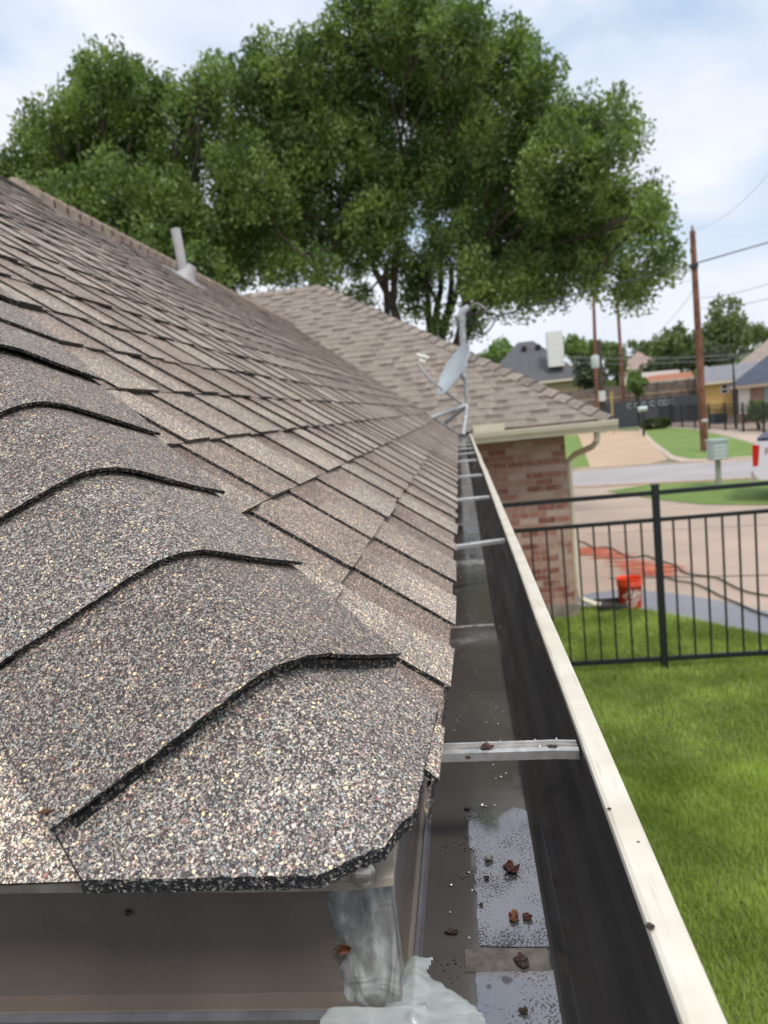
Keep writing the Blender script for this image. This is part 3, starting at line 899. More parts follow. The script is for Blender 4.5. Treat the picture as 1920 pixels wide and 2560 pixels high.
# ------------------------------------------------------------------ gutter
GX, GY, GZ = -0.075, 0.452, 2.205      # back wall planes, floor height
prof_in = [(-0.001, 2.302), (0.000, 2.214), (0.0025, 2.2035), (0.0065, 2.2025), (0.0082, 2.2078), (0.0110, 2.2082), (0.0135, 2.2048), (0.06, 2.2052), (0.106, 2.2048),
           (0.1095, 2.2062), (0.1110, 2.2150), (0.1145, 2.2260), (0.1150, 2.2330), (0.1195, 2.2450), (0.1275, 2.2570), (0.1370, 2.2660), (0.1450, 2.2760), (0.1490, 2.2880), (0.1500, 2.3030), (0.1505, 2.3150)]
prof_lip = [(0.1500, 2.3150), (0.1505, 2.3192), (0.1530, 2.3205), (0.1670, 2.3205), (0.1692, 2.3192), (0.1700, 2.3080), (0.1715, 2.3000)]
prof_out = [(0.1715, 2.3000), (0.1700, 2.2920), (0.1600, 2.2800), (0.1520, 2.2650), (0.1380, 2.2520), (0.1280, 2.2400), (0.1200, 2.2230), (0.1180, 2.2010), (0.1120, 2.2000), (0.0, 2.2000), (-0.003, 2.2000), (-0.003, 2.302)]
def gsweep(mbg, prof, m, y1=8.32):
    stations = [('x', x) for x in [-3.4, -2.5, -1.8, -1.2, -.9, -.7, -.5, -.4, -.3, -.2]] + [('c', 0)] + [('y', y) for y in [0.5, 0.6, 0.7, 0.85, 1.0, 1.2, 1.4, 1.7, 2.0, 2.4, 2.8, 3.3, 3.8, 4.4, 5, 5.8, 6.6, 7.4, y1]]
    rows = []
    for kind, s in stations:
        row = []
        for d, z in prof:
            if kind == 'x':
                wv = noise.noise(Vector((s * 2, 5, 1))) * 0.0015 * (z - 2.2) * 10
                row.append((s, GY - d - wv, z))
            elif kind == 'c':
                row.append((GX + d, GY - d, z))
            else:
                wv = noise.noise(Vector((s * 1.7, 2, 9))) * 0.0036 * max(0, (z - 2.2) * 9) + 0.0016 * s * max(0, (z - 2.2) * 9)
                if d < 0.02: wv = 0
                row.append((GX + d + wv, s, z))
        rows.append(row)
    mbg.grid(rows, m, smooth=False)
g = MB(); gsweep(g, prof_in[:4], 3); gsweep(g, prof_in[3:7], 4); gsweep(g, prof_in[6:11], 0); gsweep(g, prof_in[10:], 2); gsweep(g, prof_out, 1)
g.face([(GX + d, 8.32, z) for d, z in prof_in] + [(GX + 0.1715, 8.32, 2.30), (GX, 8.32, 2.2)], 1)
gut = g.build('gutter', [M_gut, M_cream_plain, M_gut_front, M_gut_back, mat('bead_sheen_metal', (0.34, 0.34, 0.38), 0.22, metal=0.6, noise_amt=0.2, noise_scale=30)], house, loc=(0, 1, GZ))  # bead metal lightened, its bright reflection put into the colour
g = MB(); gsweep(g, prof_lip, 0)
g.build('gutter_lip', M_cream, gut, loc=(0.09, 1, 2.32))
# hidden hangers across the gutter
for i, (y, sk) in enumerate([(0.607, -0.006), (1.585, 0.048), (2.41, 0.02), (3.24, 0.0), (4.2, 0.01), (4.9, 0.0), (5.5, 0.0), (6.1, 0.0), (6.7, 0.0), (7.3, 0.0), (7.9, 0.0)]):
    s = MB()
    cs = [(a_ * 0.64, b_) for a_, b_ in [(-0.0135, 2.3030), (-0.0135, 2.3105), (-0.0125, 2.3125), (-0.0085, 2.3125), (-0.0075, 2.3085), (-0.0015, 2.3085), (-0.0008, 2.3125), (0.0005, 2.3125), (0.0012, 2.3085), (0.0075, 2.3085), (0.0085, 2.3125), (0.0125, 2.3125), (0.0135, 2.3105), (0.0135, 2.3030), (0.0120, 2.3030), (0.0110, 2.3060), (-0.0110, 2.3060), (-0.0120, 2.3030)]]
    X0, X1 = GX + 0.001, GX + 0.1495
    rows = []
    for x in np.linspace(X0, X1, 9):
        f = (x - X0) / (X1 - X0)
        rows.append([(x, y + sk * (f - 0.5) + a, z - (0.001 if f > 0.95 else 0)) for a, z in cs])
    s.grid(rows, 0, smooth=False, close=True)
    s.face(rows[-1], 0)
    s.build('gutter_hanger', M_alu, gut, loc=(0, y, 2.308))
# lapped seams with smears of sealer
for ys_, wd in ((1.325, 0.006), (2.55, 0.01)):
    s = MB()
    rows = []
    for j, x in enumerate(np.linspace(GX + 0.016, GX + 0.104, 18)):
        e = noise.noise(Vector((x * 90, ys_ * 7, 2))) * wd
        e2 = noise.noise(Vector((x * 120, ys_ * 3, 8))) * wd
        rows.append([(x, ys_ - wd + e, 2.2054), (x, ys_ - wd * .3, 2.2066), (x, ys_ + wd * .4, 2.2064), (x, ys_ + wd + e2, 2.2054)])
    s.grid(rows, 0)
    s.build('seam_sealer', mat('seam_sealer', (0.30, 0.28, 0.25), 0.4, noise_amt=0.3, noise_scale=150) if ys_ == 1.325 else bpy.data.materials['seam_sealer'], gut, loc=(0, ys_, 2.205))
# brown strip added on the floor, coloured as a dark reflection
s = MB()
s.box((-0.030, 0.478, 2.2053), (GX + 0.1045, 0.500, 2.2062))
s.build('reflection_strip', mat('brown_reflection_tone', (0.15, 0.125, 0.105), 0.4, noise_amt=0.3, noise_scale=120), gut)

# drip edge under the shingles, fascia, soffit
d = MB()
rows = []
for kind, s_ in [('x', -3.4), ('x', -1), ('x', -.6), ('x', -.45), ('x', -.35), ('x', -.25), ('x', -.17), ('x', -.1)]:
    wv = 0.0028 * math.sin(s_ * 14)
    rows.append([(s_, GY + 0.03, 2.338 + wv * .3), (s_, GY - 0.004, 2.312 + wv * .6), (s_, GY - 0.006, 2.303 + wv), (s_, GY - 0.0075, 2.302 + wv), (s_, GY - 0.0075, 2.2965 + wv), (s_, GY - 0.003, 2.2960 + wv)])
rows.append([(GX - .03, GY + 0.03, 2.338), (GX + .004, GY - 0.004, 2.312), (GX + .005, GY - 0.006, 2.303), (GX + .006, GY - 0.0075, 2.302), (GX + .006, GY - 0.0075, 2.2965), (GX + .003, GY - 0.003, 2.2960)])
for y in (0.6, 1, 3, 8.3):
    rows.append([(GX - .03, y, 2.338), (GX + .003, y, 2.312), (GX + .0035, y, 2.303), (GX + .004, y, 2.302), (GX + .004, y, 2.2985), (GX + .001, y, 2.2980)])
d.grid(rows, 0, smooth=False)
drip = d.build('drip_edge', M_sheet, house, loc=(GX, GY, 2.3))
s = MB()
Ms = Matrix.Translation((-0.088, GY - 0.009, 2.306)) @ Matrix.Rotation(R(75), 4, 'X')
s.lathe([(0.0062, -0.003), (0.0066, 0.0015), (0.0050, 0.0028), (0.0001, 0.0032)], n=20, M=Ms)
s.lathe([(0.0082, -0.001), (0.0084, 0.0000), (0.0062, 0.0003)], n=20, M=Ms)
s.box((-0.0045, -0.0007, 0.0025), (0.0045, 0.0007, 0.0038), M=Ms)
s.build('screw_head', M_screw, drip)
f = MB()
f.box((-2 * XR, GY + 0.004, 2.12), (GX - 0.004, GY + 0.024, 2.325)); f.box((GX - 0.024, GY + 0.026, 2.12), (GX - 0.004, 8.6, 2.325))
f.box((-2 * XR, GY + .026, 2.12), (GX - .026, 0.85, 2.135)); f.box((-0.5, 0.852, 2.12), (GX - .026, 8.6, 2.135))
f.build('fascia', M_cream_plain, house)
w = MB()
w.box((-2 * XR + .4, 0.85, 0.0), (-0.5, 8.9, 2.118)); w.box((-5.8, 8.843, 0.16), (1.19, 15.4, 2.20))
w.build('wall', M_brick, house)
w = MB(); w.box((-5.9, 8.80, 0.0), (1.225, 15.45, 0.158)); w.build('foundation', M_found, house)
# wing eave: soffit, fascia, K-style gutter across
f = MB()
f.box((GX + 0.175, WY + 0.03, 2.215), (WX - .04, WY + .055, 2.325)); f.box((WX - .06, WY + .057, 2.215), (WX - .04, 15.8, 2.325)); f.box((GX + 0.175, WY + .057, 2.204), (WX - .062, 8.90, 2.214)); f.box((1.192, 8.902, 2.204), (WX - .062, 15.8, 2.214))
f.build('soffit', M_tan_soffit, house)
f = MB()
gp = [(0.0, 2.30), (0.0, 2.195), (-0.085, 2.195), (-0.092, 2.215), (-0.10, 2.235), (-0.118, 2.252), (-0.128, 2.275), (-0.130, 2.298), (-0.137, 2.300), (-0.137, 2.318), (-0.115, 2.318), (-0.114, 2.300), (-0.10, 2.26), (-0.08, 2.21), (-0.006, 2.21), (-0.006, 2.30)]
rows = [[(x, WY + 0.028 + a, z) for a, z in gp] for x in (GX + 0.172, 0.6, 1.2, WX + .03)]
f.grid(rows, 0, smooth=False, close=True); f.face(rows[0], 0); f.face(rows[-1][::-1], 0)
wg = f.build('wing_gutter', M_cream_plain, house)
f = MB(); f.box((0.135, WY - .112, 2.3195), (0.48, WY - .100, 2.405)); f.box((0.135, WY - .099, 2.3195), (0.145, WY + .03, 2.405))
f.build('splash_guard', M_cream_plain, wg)
# downspout
f = MB()
pth = [(1.50, 8.50, 2.19), (1.50, 8.50, 2.10), (1.46, 8.60, 2.03), (1.30, 8.92, 1.93), (1.245, 9.02, 1.86), (1.245, 9.03, 1.7), (1.245, 9.03, 1.0), (1.245, 9.03, 0.30), (1.27, 9.03, 0.16), (1.42, 9.0, 0.09), (1.50, 8.99, 0.075)]
f.tube(pth, 0.036, n=8, smooth=False)
f.build('downspout', M_cream_plain, house)
# plumbing vent
vb = Vector((-1.93, 5.5, ZE + MM * (1.93 - .037)))
f = MB()
ax = Vector((-0.065, 0.02, 1)).normalized()
f.tube([vb - ax * .05, vb + ax * 0.37], 0.035, n=20); 
M_vent = mat('grey_vent_paint', (0.44, 0.42, 0.42), 0.5, noise_amt=0.1, noise_scale=12)
vent = f.build('vent_pipe', M_vent, house, loc=tuple(vb))
f = MB()
f.lathe([(0.11, 0.0), (0.07, 0.03), (0.043, 0.08), (0.036, 0.12)], c=vb, n=20, M=nm.to_track_quat('Z', 'Y').to_matrix().to_4x4())
q = nm.to_track_quat('Z', 'Y').to_matrix().to_4x4(); 
f.box((-0.14, -.14, .012), (.14, .14, .018), M=Matrix.Translation(vb) @ q)
f.build('vent_flashing', M_vent, vent)

# ------------------------------------------------------------------ sealant in the corner
def outline_patch(name, m, parent, poly, fn, thick, seed, n=34, edge=0.006, lock=None):
    """poly in (a,b); fn(a,b,h)->point. grid of cells inside the outline, domed by noise"""
    xs_ = [p[0] for p in poly]; ys_ = [p[1] for p in poly]
    x0, x1, y0, y1 = min(xs_), max(xs_), min(ys_), max(ys_)
    def inpoly(x, y):
        c = False
        for i in range(len(poly)):
            (ax_, ay), (bx, by) = poly[i], poly[i - 1]
            if (ay > y) != (by > y) and x < (bx - ax_) * (y - ay) / (by - ay) + ax_: c = not c
        return c
    def dist(x, y):
        dm = 9
        for i in range(len(poly)):
            a, b = Vector(poly[i]), Vector(poly[i - 1]); p = Vector((x, y))
            t = max(0, min(1, (p - a).dot(b - a) / max(1e-12, (b - a).length_squared)))
            dm = min(dm, (p - a - (b - a) * t).length)
        return dm
    mbp = MB(); idx = {}
    nx = n; ny = max(4, int(n * (y1 - y0) / (x1 - x0)))
    H = {}
    for i in range(nx + 1):
        for j in range(ny + 1):
            x = x0 + (x1 - x0) * i / nx; y = y0 + (y1 - y0) * j / ny
            s_ = dist(x, y) * (1 if inpoly(x, y) else -1)
            s_ += noise.noise(Vector((x * 160, y * 160, seed))) * 0.0016
            H[i, j] = (x, y, s_)
    for i in range(nx):
        for j in range(ny):
            qd = [H[i, j], H[i + 1, j], H[i + 1, j + 1], H[i, j + 1]]
            if max(q_[2] for q_ in qd) <= 0: continue
            ids = []
            for (ii, jj) in ((i, j), (i + 1, j), (i + 1, j + 1), (i, j + 1)):
                if (ii, jj) not in idx:
                    x, y, s_ = H[ii, jj]
                    e = max(0.0, min(1.0, s_ / edge))
                    wx = x + noise.noise(Vector((x * 40, y * 40, seed + 4))) * 0.02
                    wy = y + noise.noise(Vector((x * 40, y * 40, seed + 9))) * 0.02
                    sw = noise.noise(Vector((wx * 75, wy * 45, seed)))
                    ridge = 1 - abs(noise.noise(Vector((wx * 55, wy * 90, seed + 2)))) * 2
                    h = thick * (e ** 0.6) * (0.7 + 0.35 * sw + 0.16 * ridge) if s_ > 0 else s_ * 0.5
                    idx[ii, jj] = len(mbp.v); mbp.v.append(tuple(fn(x, y, h if s_ <= 0 else max(0.0004, h))))
                ids.append(idx[ii, jj])
            mbp.f.append(tuple(ids)); mbp.m.append(0); mbp.t.append(1.0); mbp.sm.append(True)
    return mbp.build(name, m, parent)
# on the hip-end back wall (a = x, b = z)
def wall_pt(x, z, h):                   # wraps round the house corner on to the side back wall
    if x <= GX - 0.0005:
        return Vector((x, GY - h, z))
    t = x - GX
    return Vector((GX + h * 0.9, GY - h * max(0, 1 - t * 80) + t, z))
def zp(px, py):                        # a point of the hip-end back wall seen at this pixel, as (x, z)
    p = at(px, py, GY); return (p.x, p.z)
sp = [zp(*p) for p in ((835, 2215), (820, 2260), (838, 2330), (868, 2380), (850, 2420), (862, 2470), (850, 2520), (900, 2535), (1000, 2535))] 
sp += [(GX + 0.030, 2.207), (GX + 0.026, 2.24), (GX + 0.022, 2.27), (GX + 0.030, 2.30), (GX + 0.028, 2.325), (GX - 0.004, 2.328), (GX - 0.012, 2.306)]
outline_patch('corner_sealant', M_seal, gut, sp, wall_pt, 0.0030, 3, n=110)
def floor_pt(x, y, h):
    b1 = max(0, 1 - abs(x - (GX + .0105)) / .009) if y > GY - .02 else 0; b2 = max(0, 1 - abs(y - (GY - .0105)) / .009) if x < GX + .02 else 0
    return Vector((x, y, 2.2056 + h + .0042 * max(b1, b2)))
def fp(px, py):
    p = on_ground(px, py, 2.206); return (p.x, p.y)
sf = [fp(*p) for p in ((1012, 2412), (1030, 2396), (1052, 2404), (1084, 2388), (1062, 2426), (1078, 2446), (1104, 2458), (1118, 2470), (1150, 2490), (1205, 2530), (1240, 2600), (1100, 2700), (850, 2640), (800, 2560), (840, 2515), (960, 2530))]
outline_patch('floor_sealant', M_seal_white, gut, sf, floor_pt, 0.0026, 8, n=90, edge=0.008)

# rain water on the gutter floor, reflected sky put into its pale colour
pu = [fp(*p) for p in ((1158, 2012), (1180, 2016), (1205, 2024), (1225, 2040), (1240, 2048), (1262, 2030), (1285, 2018), (1310, 2024), (1332, 2040), (1352, 2080), (1368, 2120), (1385, 2220), (1400, 2300), (1412, 2366), (1300, 2368), (1170, 2364), (1166, 2290), (1168, 2238), (1158, 2226), (1165, 2205), (1160, 2192), (1168, 2180), (1162, 2130), (1150, 2118), (1140, 2126), (1144, 2100), (1138, 2085), (1146, 2060), (1140, 2040), (1166, 2026), (1150, 2020))]
pu2 = [fp(*p) for p in ((1160, 2422), (1300, 2420), (1395, 2424), (1410, 2440), (1425, 2500), (1440, 2640), (1200, 2640), (1160, 2520))]
pu = [(x_ + 0.0085 * max(0, min(1, -x_ / .025)), y_) for x_, y_ in pu]
pu2 = [(x_ + 0.0085 if x_ < -0.01 else x_, y_) for x_, y_ in pu2]
for k, pl in enumerate((pu, pu2)):
    outl = []
    for i in range(len(pl)):
        a, b = Vector(pl[i]), Vector(pl[(i + 1) % len(pl)])
        for t in np.linspace(0, 1, 7)[:-1]:
            p = a.lerp(b, t)
            e = 0.0012 if not (k == 0 and i in (14, 15)) else 0.0001
            p += Vector((noise.noise(Vector((p.x * 400, p.y * 400, 1))), noise.noise(Vector((p.x * 400, p.y * 400, 7))))) * e * (2 if p.x < -0.02 else 1)
            p.x = min(p.x, GX + 0.1065)
            outl.append(p)
    mb = MB(); zt = 2.2062 if k == 0 else 2.2060
    mb.face([(p.x, p.y, zt) for p in outl])
    for i in range(len(outl)):
        a, b = outl[i], outl[(i + 1) % len(outl)]
        mb.face([(a.x, a.y, zt - .0008), (b.x, b.y, zt - .0008), (b.x, b.y, zt), (a.x, a.y, zt)])
    struct(mb.build('puddle_sky_sheen', M_puddle_sheen))
mbd = MB()
for (px, py, rr) in ((1233, 1912, 4), (1252, 1942, 5), (1205, 2012, 7), (1150, 1600, 4), (1215, 2015, 3), (1128, 2212, 4), (1125, 2280, 3), (1172, 2180, 3), (1180, 1740, 4), (1205, 1590, 4), (1190, 1575, 3)):
    c = on_ground(px, py, 2.2065); q_ = rr * 0.00036
    mbd.lathe([(q_, 0), (q_ * .85, q_ * .35), (q_ * .5, q_ * .55), (0.0001, q_ * .6)], c=c, n=12)
for i in range(70):
    x = GX + random.uniform(.03, .10); y = 0.5 + random.random() ** 1.6 * 2.2; q_ = random.uniform(.0005, .0016)
    mbd.lathe([(q_, 0), (q_ * .8, q_ * .4), (0.0001, q_ * .6)], c=(x, y, 2.2056), n=8)
for i in range(26):
    x = GX + random.uniform(.02, .14); y = 0.607 + random.uniform(-.008, .008); q_ = random.uniform(.0005, .0011)
    mbd.lathe([(q_, 0), (q_ * .8, q_ * .5), (0.0001, q_ * .7)], c=(x, y, 2.3125 if abs(y - .607) > .0055 else 2.3086), n=8)
M_drop = mat('water_drop', (.55, .56, .60), 0.03, metal=.55)
o = mbd.build('water_droplets', M_drop); o['kind'] = 'stuff'; o['label'] = 'rain droplets scattered in the gutter and on its hanger'

# debris
def debris(label, px, py, size, m, seed, curl=0.5, stretch=1.0, z=2.207, cat='leaf scrap'):
    size *= 0.78
    c = on_ground(px, py, z)
    rs_ = random.Random(seed)
    mb = MB()
    nr, na = 6, 16
    ang = rs_.uniform(0, 6.28)
    rows = []
    for i in range(nr + 1):
        row = []
        for j in range(na):
            th = 2 * math.pi * j / na
            r = size * i / nr * (0.85 + 0.28 * noise.noise(Vector((math.cos(th) * 1.6, math.sin(th) * 1.6, seed))))
            x = r * math.cos(th) * stretch; y = r * math.sin(th)
            h = curl * r * r / size * (0.6 + 0.8 * noise.noise(Vector((x * 300, y * 300, seed)))) + size * .16
            xx = x * math.cos(ang) - y * math.sin(ang); yy_ = x * math.sin(ang) + y * math.cos(ang)
            row.append((c.x + xx, c.y + yy_, z + max(0.0004, h)))
        rows.append(row)
    mb.grid(rows, 0, close=True)
    lower = [[(a, b, max(z, zz - size * 0.22)) for a, b, zz in r_] for r_ in rows]
    mb.grid(lower[::-1], 0, close=True)
    mb.grid([rows[-1], lower[-1]], 0, close=True)
    o = mb.build('leaf_debris', m, None, loc=(c.x, c.y, z))
    return tag(o, label, cat, 'wet leaf debris lying in the gutter')
debris('grey fuzzy flake standing in the puddle, farthest of the puddle scraps', 1222, 2148, 0.0055, M_mould, 1, 0.9, 1.3)
debris('curled red-brown leaf crumb, biggest of those in the puddle', 1278, 2178, 0.0078, M_debris, 2, 1.1, 1.3)
debris('tiny dark crumb in the puddle left of the big curled one', 1216, 2196, 0.0032, M_debris_dark, 3, 0.5)
debris('glossy amber seed husk in the middle of the puddle', 1285, 2295, 0.0062, M_debris_amber, 4, 0.7, 1.5)
debris('dark red scrap beside the glossy amber husk', 1318, 2294, 0.0058, M_debris, 5, 0.6)
debris('flat brown stem bit on the brown strip between the two puddles', 1305, 2405, 0.0065, M_debris_dark, 6, 0.3, 1.8)
debris('speck at the far left tip of the long puddle', 1168, 2022, 0.0045, M_debris_dark, 7, 0.6)
debris('small dark fleck in the puddle above the amber husk', 1203, 2262, 0.0026, M_debris_dark, 8)
debris('dark scrap in the nearest puddle by the sealant', 1310, 2528, 0.0042, M_debris_dark, 9)
debris('long dark scrap on the floor above the brown strip, left of the puddle', 1130, 2330, 0.0040, M_debris_dark, 12, 0.3, 2.0)
debris('rust-coloured leaf crumb stuck on the nearest gutter hanger', 1218, 1872, 0.0062, M_debris, 10, 0.8, 1.5, z=2.313)
debris('dark thread of leaf at the lip end of the nearest hanger', 1382, 1868, 0.0040, M_debris_dark, 11, 0.6, 1.7, z=2.313)
debris('dark red drop-like bit on the front edge of the nearest hanger', 1170, 1896, 0.0036, M_debris, 13, 0.6, z=2.311)
debris('small orange-brown leaf crumb on the seam of the lowest shingle cap', 118, 2030, 0.0040, M_debris_amber, 14, 0.6, 2.0, z=2.372)
debris('small dark speck on the cream lip nearest the camera', 1625, 2318, 0.0035, M_debris_dark, 15, 0.5, z=2.3205)
debris('rust speck on the cream lip just below the nearest hanger', 1523, 2023, 0.0022, M_debris, 16, 0.5, z=2.3205)
o = debris('orange curl of leaf stuck to the brown wall at the edge of the grey sealant', 858, 2372, 0.0048, M_debris_amber, 17, 0.7, 1.8, z=2.21)
p = at(858, 2370, GY - 0.004); o.location = p; o.rotation_euler = (R(90), 0, 0)
o = debris('round black speck high on the brown gutter wall', 322, 2280, 0.0038, M_debris_dark, 18, 0.4, 1.0, z=2.21)
p = at(322, 2280, GY - 0.001); o.location = p; o.rotation_euler = (R(90), 0, 0)

# ------------------------------------------------------------------ satellite dish on the roof
M_dish = mat('weathered_grey_dish', (0.50, 0.56, 0.60), 0.45, noise_amt=0.08, noise_scale=6)
M_dishmetal = mat('galvanised_dish_mount', (0.42, 0.43, 0.45), 0.45, metal=0.3, noise_amt=0.2, noise_scale=20)
M_white = mat('white_plastic', (0.80, 0.78, 0.72), 0.4)
DY = 8.0
def dp(px, py, dy=0.0): return at(px, py, DY + dy)
db = dp(1160, 1038)
dish = empty('satellite_dish', db, 'grey satellite dish on a tripod foot at the low end of the shingle roof', 'satellite dish')
mb = MB()
ctr = dp(1143, 928); axis_end = dp(1052, 905)
topv = (dp(1183, 870) - dp(1122, 980)).normalized()
nrm = (dp(1040, 905, -0.16) - ctr).normalized()
nrm = (nrm - topv * nrm.dot(topv)).normalized()
sidev = topv.cross(nrm)
rows = []
for i in range(9):
    r = 0.285 * i / 8
    rows.append([ctr + topv * (r * math.cos(a) * 1.06) + sidev * (r * math.sin(a) * .92) + nrm * (0.055 * (i / 8) ** 2) for a in np.linspace(0, 2 * math.pi, 33)[:-1]])
mb.grid(rows, 0, close=True)
rows2 = [[p - nrm * 0.012 for p in r_] for r_ in rows]
mb.grid(rows2[::-1], 0, close=True); mb.grid([rows2[-1], rows[-1]], 0, close=True)
mb.build('reflector', M_dish, dish)
mb = MB(); mb.tube([dp(1168, 1020), dp(1120, 985), dp(1080, 952), dp(1055, 925), dp(1042, 908)], 0.0155, n=8)
arm = mb.build('feed_arm', M_dishmetal, dish)
for q_ in ((1050, 890), (1064, 893), (1057, 904)):
    mb = MB(); c = dp(*q_); dd = (ctr - c).normalized()
    mb.tube([c - dd * 0.04, c + dd * 0.02, c + dd * 0.03], [0.022, 0.022, 0.030], n=12); mb.build('feed_horn', M_white, dish)
mb = MB(); mb.tube([dp(1169, 1028), dp(1166, 985), dp(1163, 935)], 0.022, n=12); mb.build('mast', M_dishmetal, dish)
mb = MB(); mb.tube([ctr - nrm * .02, dp(1163, 945)], 0.035, n=8); mb.build('bracket', M_dishmetal, dish)
def main_z(x): return ZE + MM * (-x - .037) + 0.012
mb = MB()
apex = dp(1168, 1012)
for q_ in ((-0.30, 7.9), (0.02, 7.8), (-0.18, 8.35)):
    e = Vector((q_[0], q_[1], main_z(q_[0]) if q_[0] < 0 else ZE)); mb.tube([apex, e], 0.024, n=8)
mb.build('strut', M_dishmetal, dish)
mb = MB()
pl = [dp(1122, 1046), dp(1140, 1020), dp(1180, 1012), dp(1200, 1040)]
mb.prism([(-.16, -.16), (.10, -.2), (.16, .12), (-.1, .18)], 0.0, 0.012, lambda a, b, h: Vector((-0.09 + a * .8, 8.05 + b, main_z(-0.09 + a * .8) + 0.008 + h)))
mb.build('foot_plate', M_dishmetal, dish)

# service mast with weatherhead
MY = 9.6
def mp2(px, py, dy=0): return at(px, py, MY + dy)
mast = empty('service_mast', mp2(1165, 1010), 'grey electrical service mast with weatherhead and looped wires behind the satellite dish', 'service mast')
mb = MB(); mb.tube([mp2(1172, 1020), mp2(1160, 905), mp2(1155, 800)], 0.042, n=14); mb.build('pipe', M_dishmetal, mast)
mb = MB(); mb.tube([mp2(1156, 806), mp2(1154, 790), mp2(1158, 776), mp2(1172, 768)], [0.047, 0.056, 0.055, 0.040], n=12); mb.build('weatherhead', M_dishmetal, mast)
M_cable = mat('black_cable', (0.02, 0.02, 0.02), 0.5)
M_cable_grey = mat('grey_cable', (0.30, 0.28, 0.25), 0.5)
for pts_, mm, rr in (([(1176, 770), (1190, 758), (1212, 770), (1232, 792)], M_cable_grey, 0.012), ([(1170, 775), (1165, 790), (1185, 785), (1215, 782), (1250, 790)], M_cable, 0.011),
                     ([(1175, 775), (1180, 810), (1200, 836), (1222, 826), (1240, 798)], M_cable, 0.010), ([(1165, 780), (1160, 812), (1185, 806), (1230, 794)], M_cable, 0.010)):
    mb = MB(); P_ = [mp2(*p, dy=-0.02 * i) for i, p in enumerate(pts_)]
    Q = []
    for i in range(len(P_) - 1):
        for t in (0, .33, .66):
            p0, p1, p2, p3 = P_[max(i - 1, 0)], P_[i], P_[i + 1], P_[min(i + 2, len(P_) - 1)]
            Q.append(0.5 * ((2 * p1) + (p2 - p0) * t + (2 * p0 - 5 * p1 + 4 * p2 - p3) * t * t + (3 * p1 - p0 - 3 * p2 + p3) * t ** 3))
    Q.append(P_[-1]); mb.tube(Q, rr, n=6); mb.build('wire_loop', mm, mast)

def cable_obj(name, pts, rad, m, label, cat, group=None, n=6):
    mb = MB(); mb.tube(pts, rad, n=n)
    return tag(mb.build(name, m), label, cat, group)
def sag(a, b, s, n=16):
    return [a.lerp(b, t) - Vector((0, 0, s * 4 * t * (1 - t))) for t in np.linspace(0, 1, n)]
A0 = at(1232, 796, 9.5)
drop_pts = [A0, at(1330, 765, 10.4), at(1490, 722, 11.6), at(1600, 695, 12.6), at(1727, 662, 13.6), at(1830, 632, 14.3), at(1925, 605, 15.0), at(2200, 510, 17)]
cable_obj('service_cable', drop_pts, 0.012, M_cable, 'thick black service drop rising from the mast loops to the right edge', 'cable')

# ------------------------------------------------------------------ iron fence
fence = empty('iron_fence', (1.7, 6.91, 0), 'black iron picket fence crossing the lawn beside the brick wall', 'fence')
F0, F1 = Vector((0.30, 7.10)), Vector((3.9, 7.10 - 0.06))
fa = (Vector((2.64, 6.90)) - Vector((1.703, 6.909)))
def fpt(t, z):                           # t metres along the fence from the visible post
    return Vector((1.703 + t * 0.9998, 6.909 - t * 0.012, z))
def bar(mb, a, b, hw, hh):
    d = (b - a).normalized(); s_ = d.cross(Vector((0, 0, 1)))
    if s_.length < 1e-3: s_ = Vector((1, 0, 0))
    s_.normalize(); u_ = s_.cross(d)
    c = []
    for p in (a, b):
        c.append([p + s_ * hw + u_ * hh, p - s_ * hw + u_ * hh, p - s_ * hw - u_ * hh, p + s_ * hw - u_ * hh])
    mb.grid(c, 0, smooth=False, close=True); mb.face(c[0]); mb.face(c[1][::-1])
FT = 1.70
for z, hh in ((FT - 0.03, .020), (1.42, .018), (0.10, .022)):
    mb = MB(); bar(mb, fpt(-1.75, z), fpt(3.0, z), 0.014, hh); mb.build('rail', M_black, fence)
for t in (0.0, -1.78, 1.02, 2.9):
    mb = MB(); p = fpt(t, 0)
    top = FT + 0.03 if t != 1.02 else 1.43
    mb.box((p.x - .029, p.y - .029, 0), (p.x + .029, p.y + .029, top), 0)
    mb.box((p.x - .033, p.y - .033, top + .0005), (p.x + .033, p.y + .033, top + .018), 0)
    mb.build('post', M_black, fence, loc=(p.x, p.y, 0))
t = -0.1425
while t > -1.72:
    mb = MB(); p = fpt(t, 0); mb.box((p.x - .008, p.y - .008, .10), (p.x + .008, p.y + .008, 1.42)); mb.build('picket', M_black, fence, loc=(p.x, p.y, 0.1)); t -= 0.1425
t = 0.1425
while t < 2.85:
    if abs(t - 1.02) > .05:
        mb = MB(); p = fpt(t, 0); mb.box((p.x - .008, p.y - .008, .10), (p.x + .008, p.y + .008, 1.42)); mb.build('picket', M_black, fence, loc=(p.x, p.y, 0.1))
    t += 0.1425

# ------------------------------------------------------------------ orange bucket
M_orange = mat('orange_plastic', (0.85, 0.075, 0.012), 0.35, noise_amt=0.05)
M_inkwhite = mat('white_print', (0.85, 0.75, 0.70), 0.5)
M_wire = mat('bucket_wire', (0.45, 0.45, 0.45), 0.3, metal=0.8)
bk = on_ground(1577, 1519); bk = Vector((bk.x, bk.y, 0.010))
bucket = empty('bucket', bk, 'orange plastic bucket with slanted white print on the damp concrete edge', 'bucket')
mb = MB()
mb.lathe([(0.0, 0.0), (0.126, 0.0), (0.130, 0.006), (0.1445, 0.285), (0.152, 0.286), (0.152, 0.292), (0.1455, 0.294), (0.147, 0.318), (0.154, 0.319), (0.154, 0.325), (0.148, 0.327), (0.150, 0.358), (0.156, 0.360), (0.156, 0.368), (0.146, 0.368), (0.143, 0.33), (0.126, 0.008), (0.0, 0.008)], c=bk, n=40)
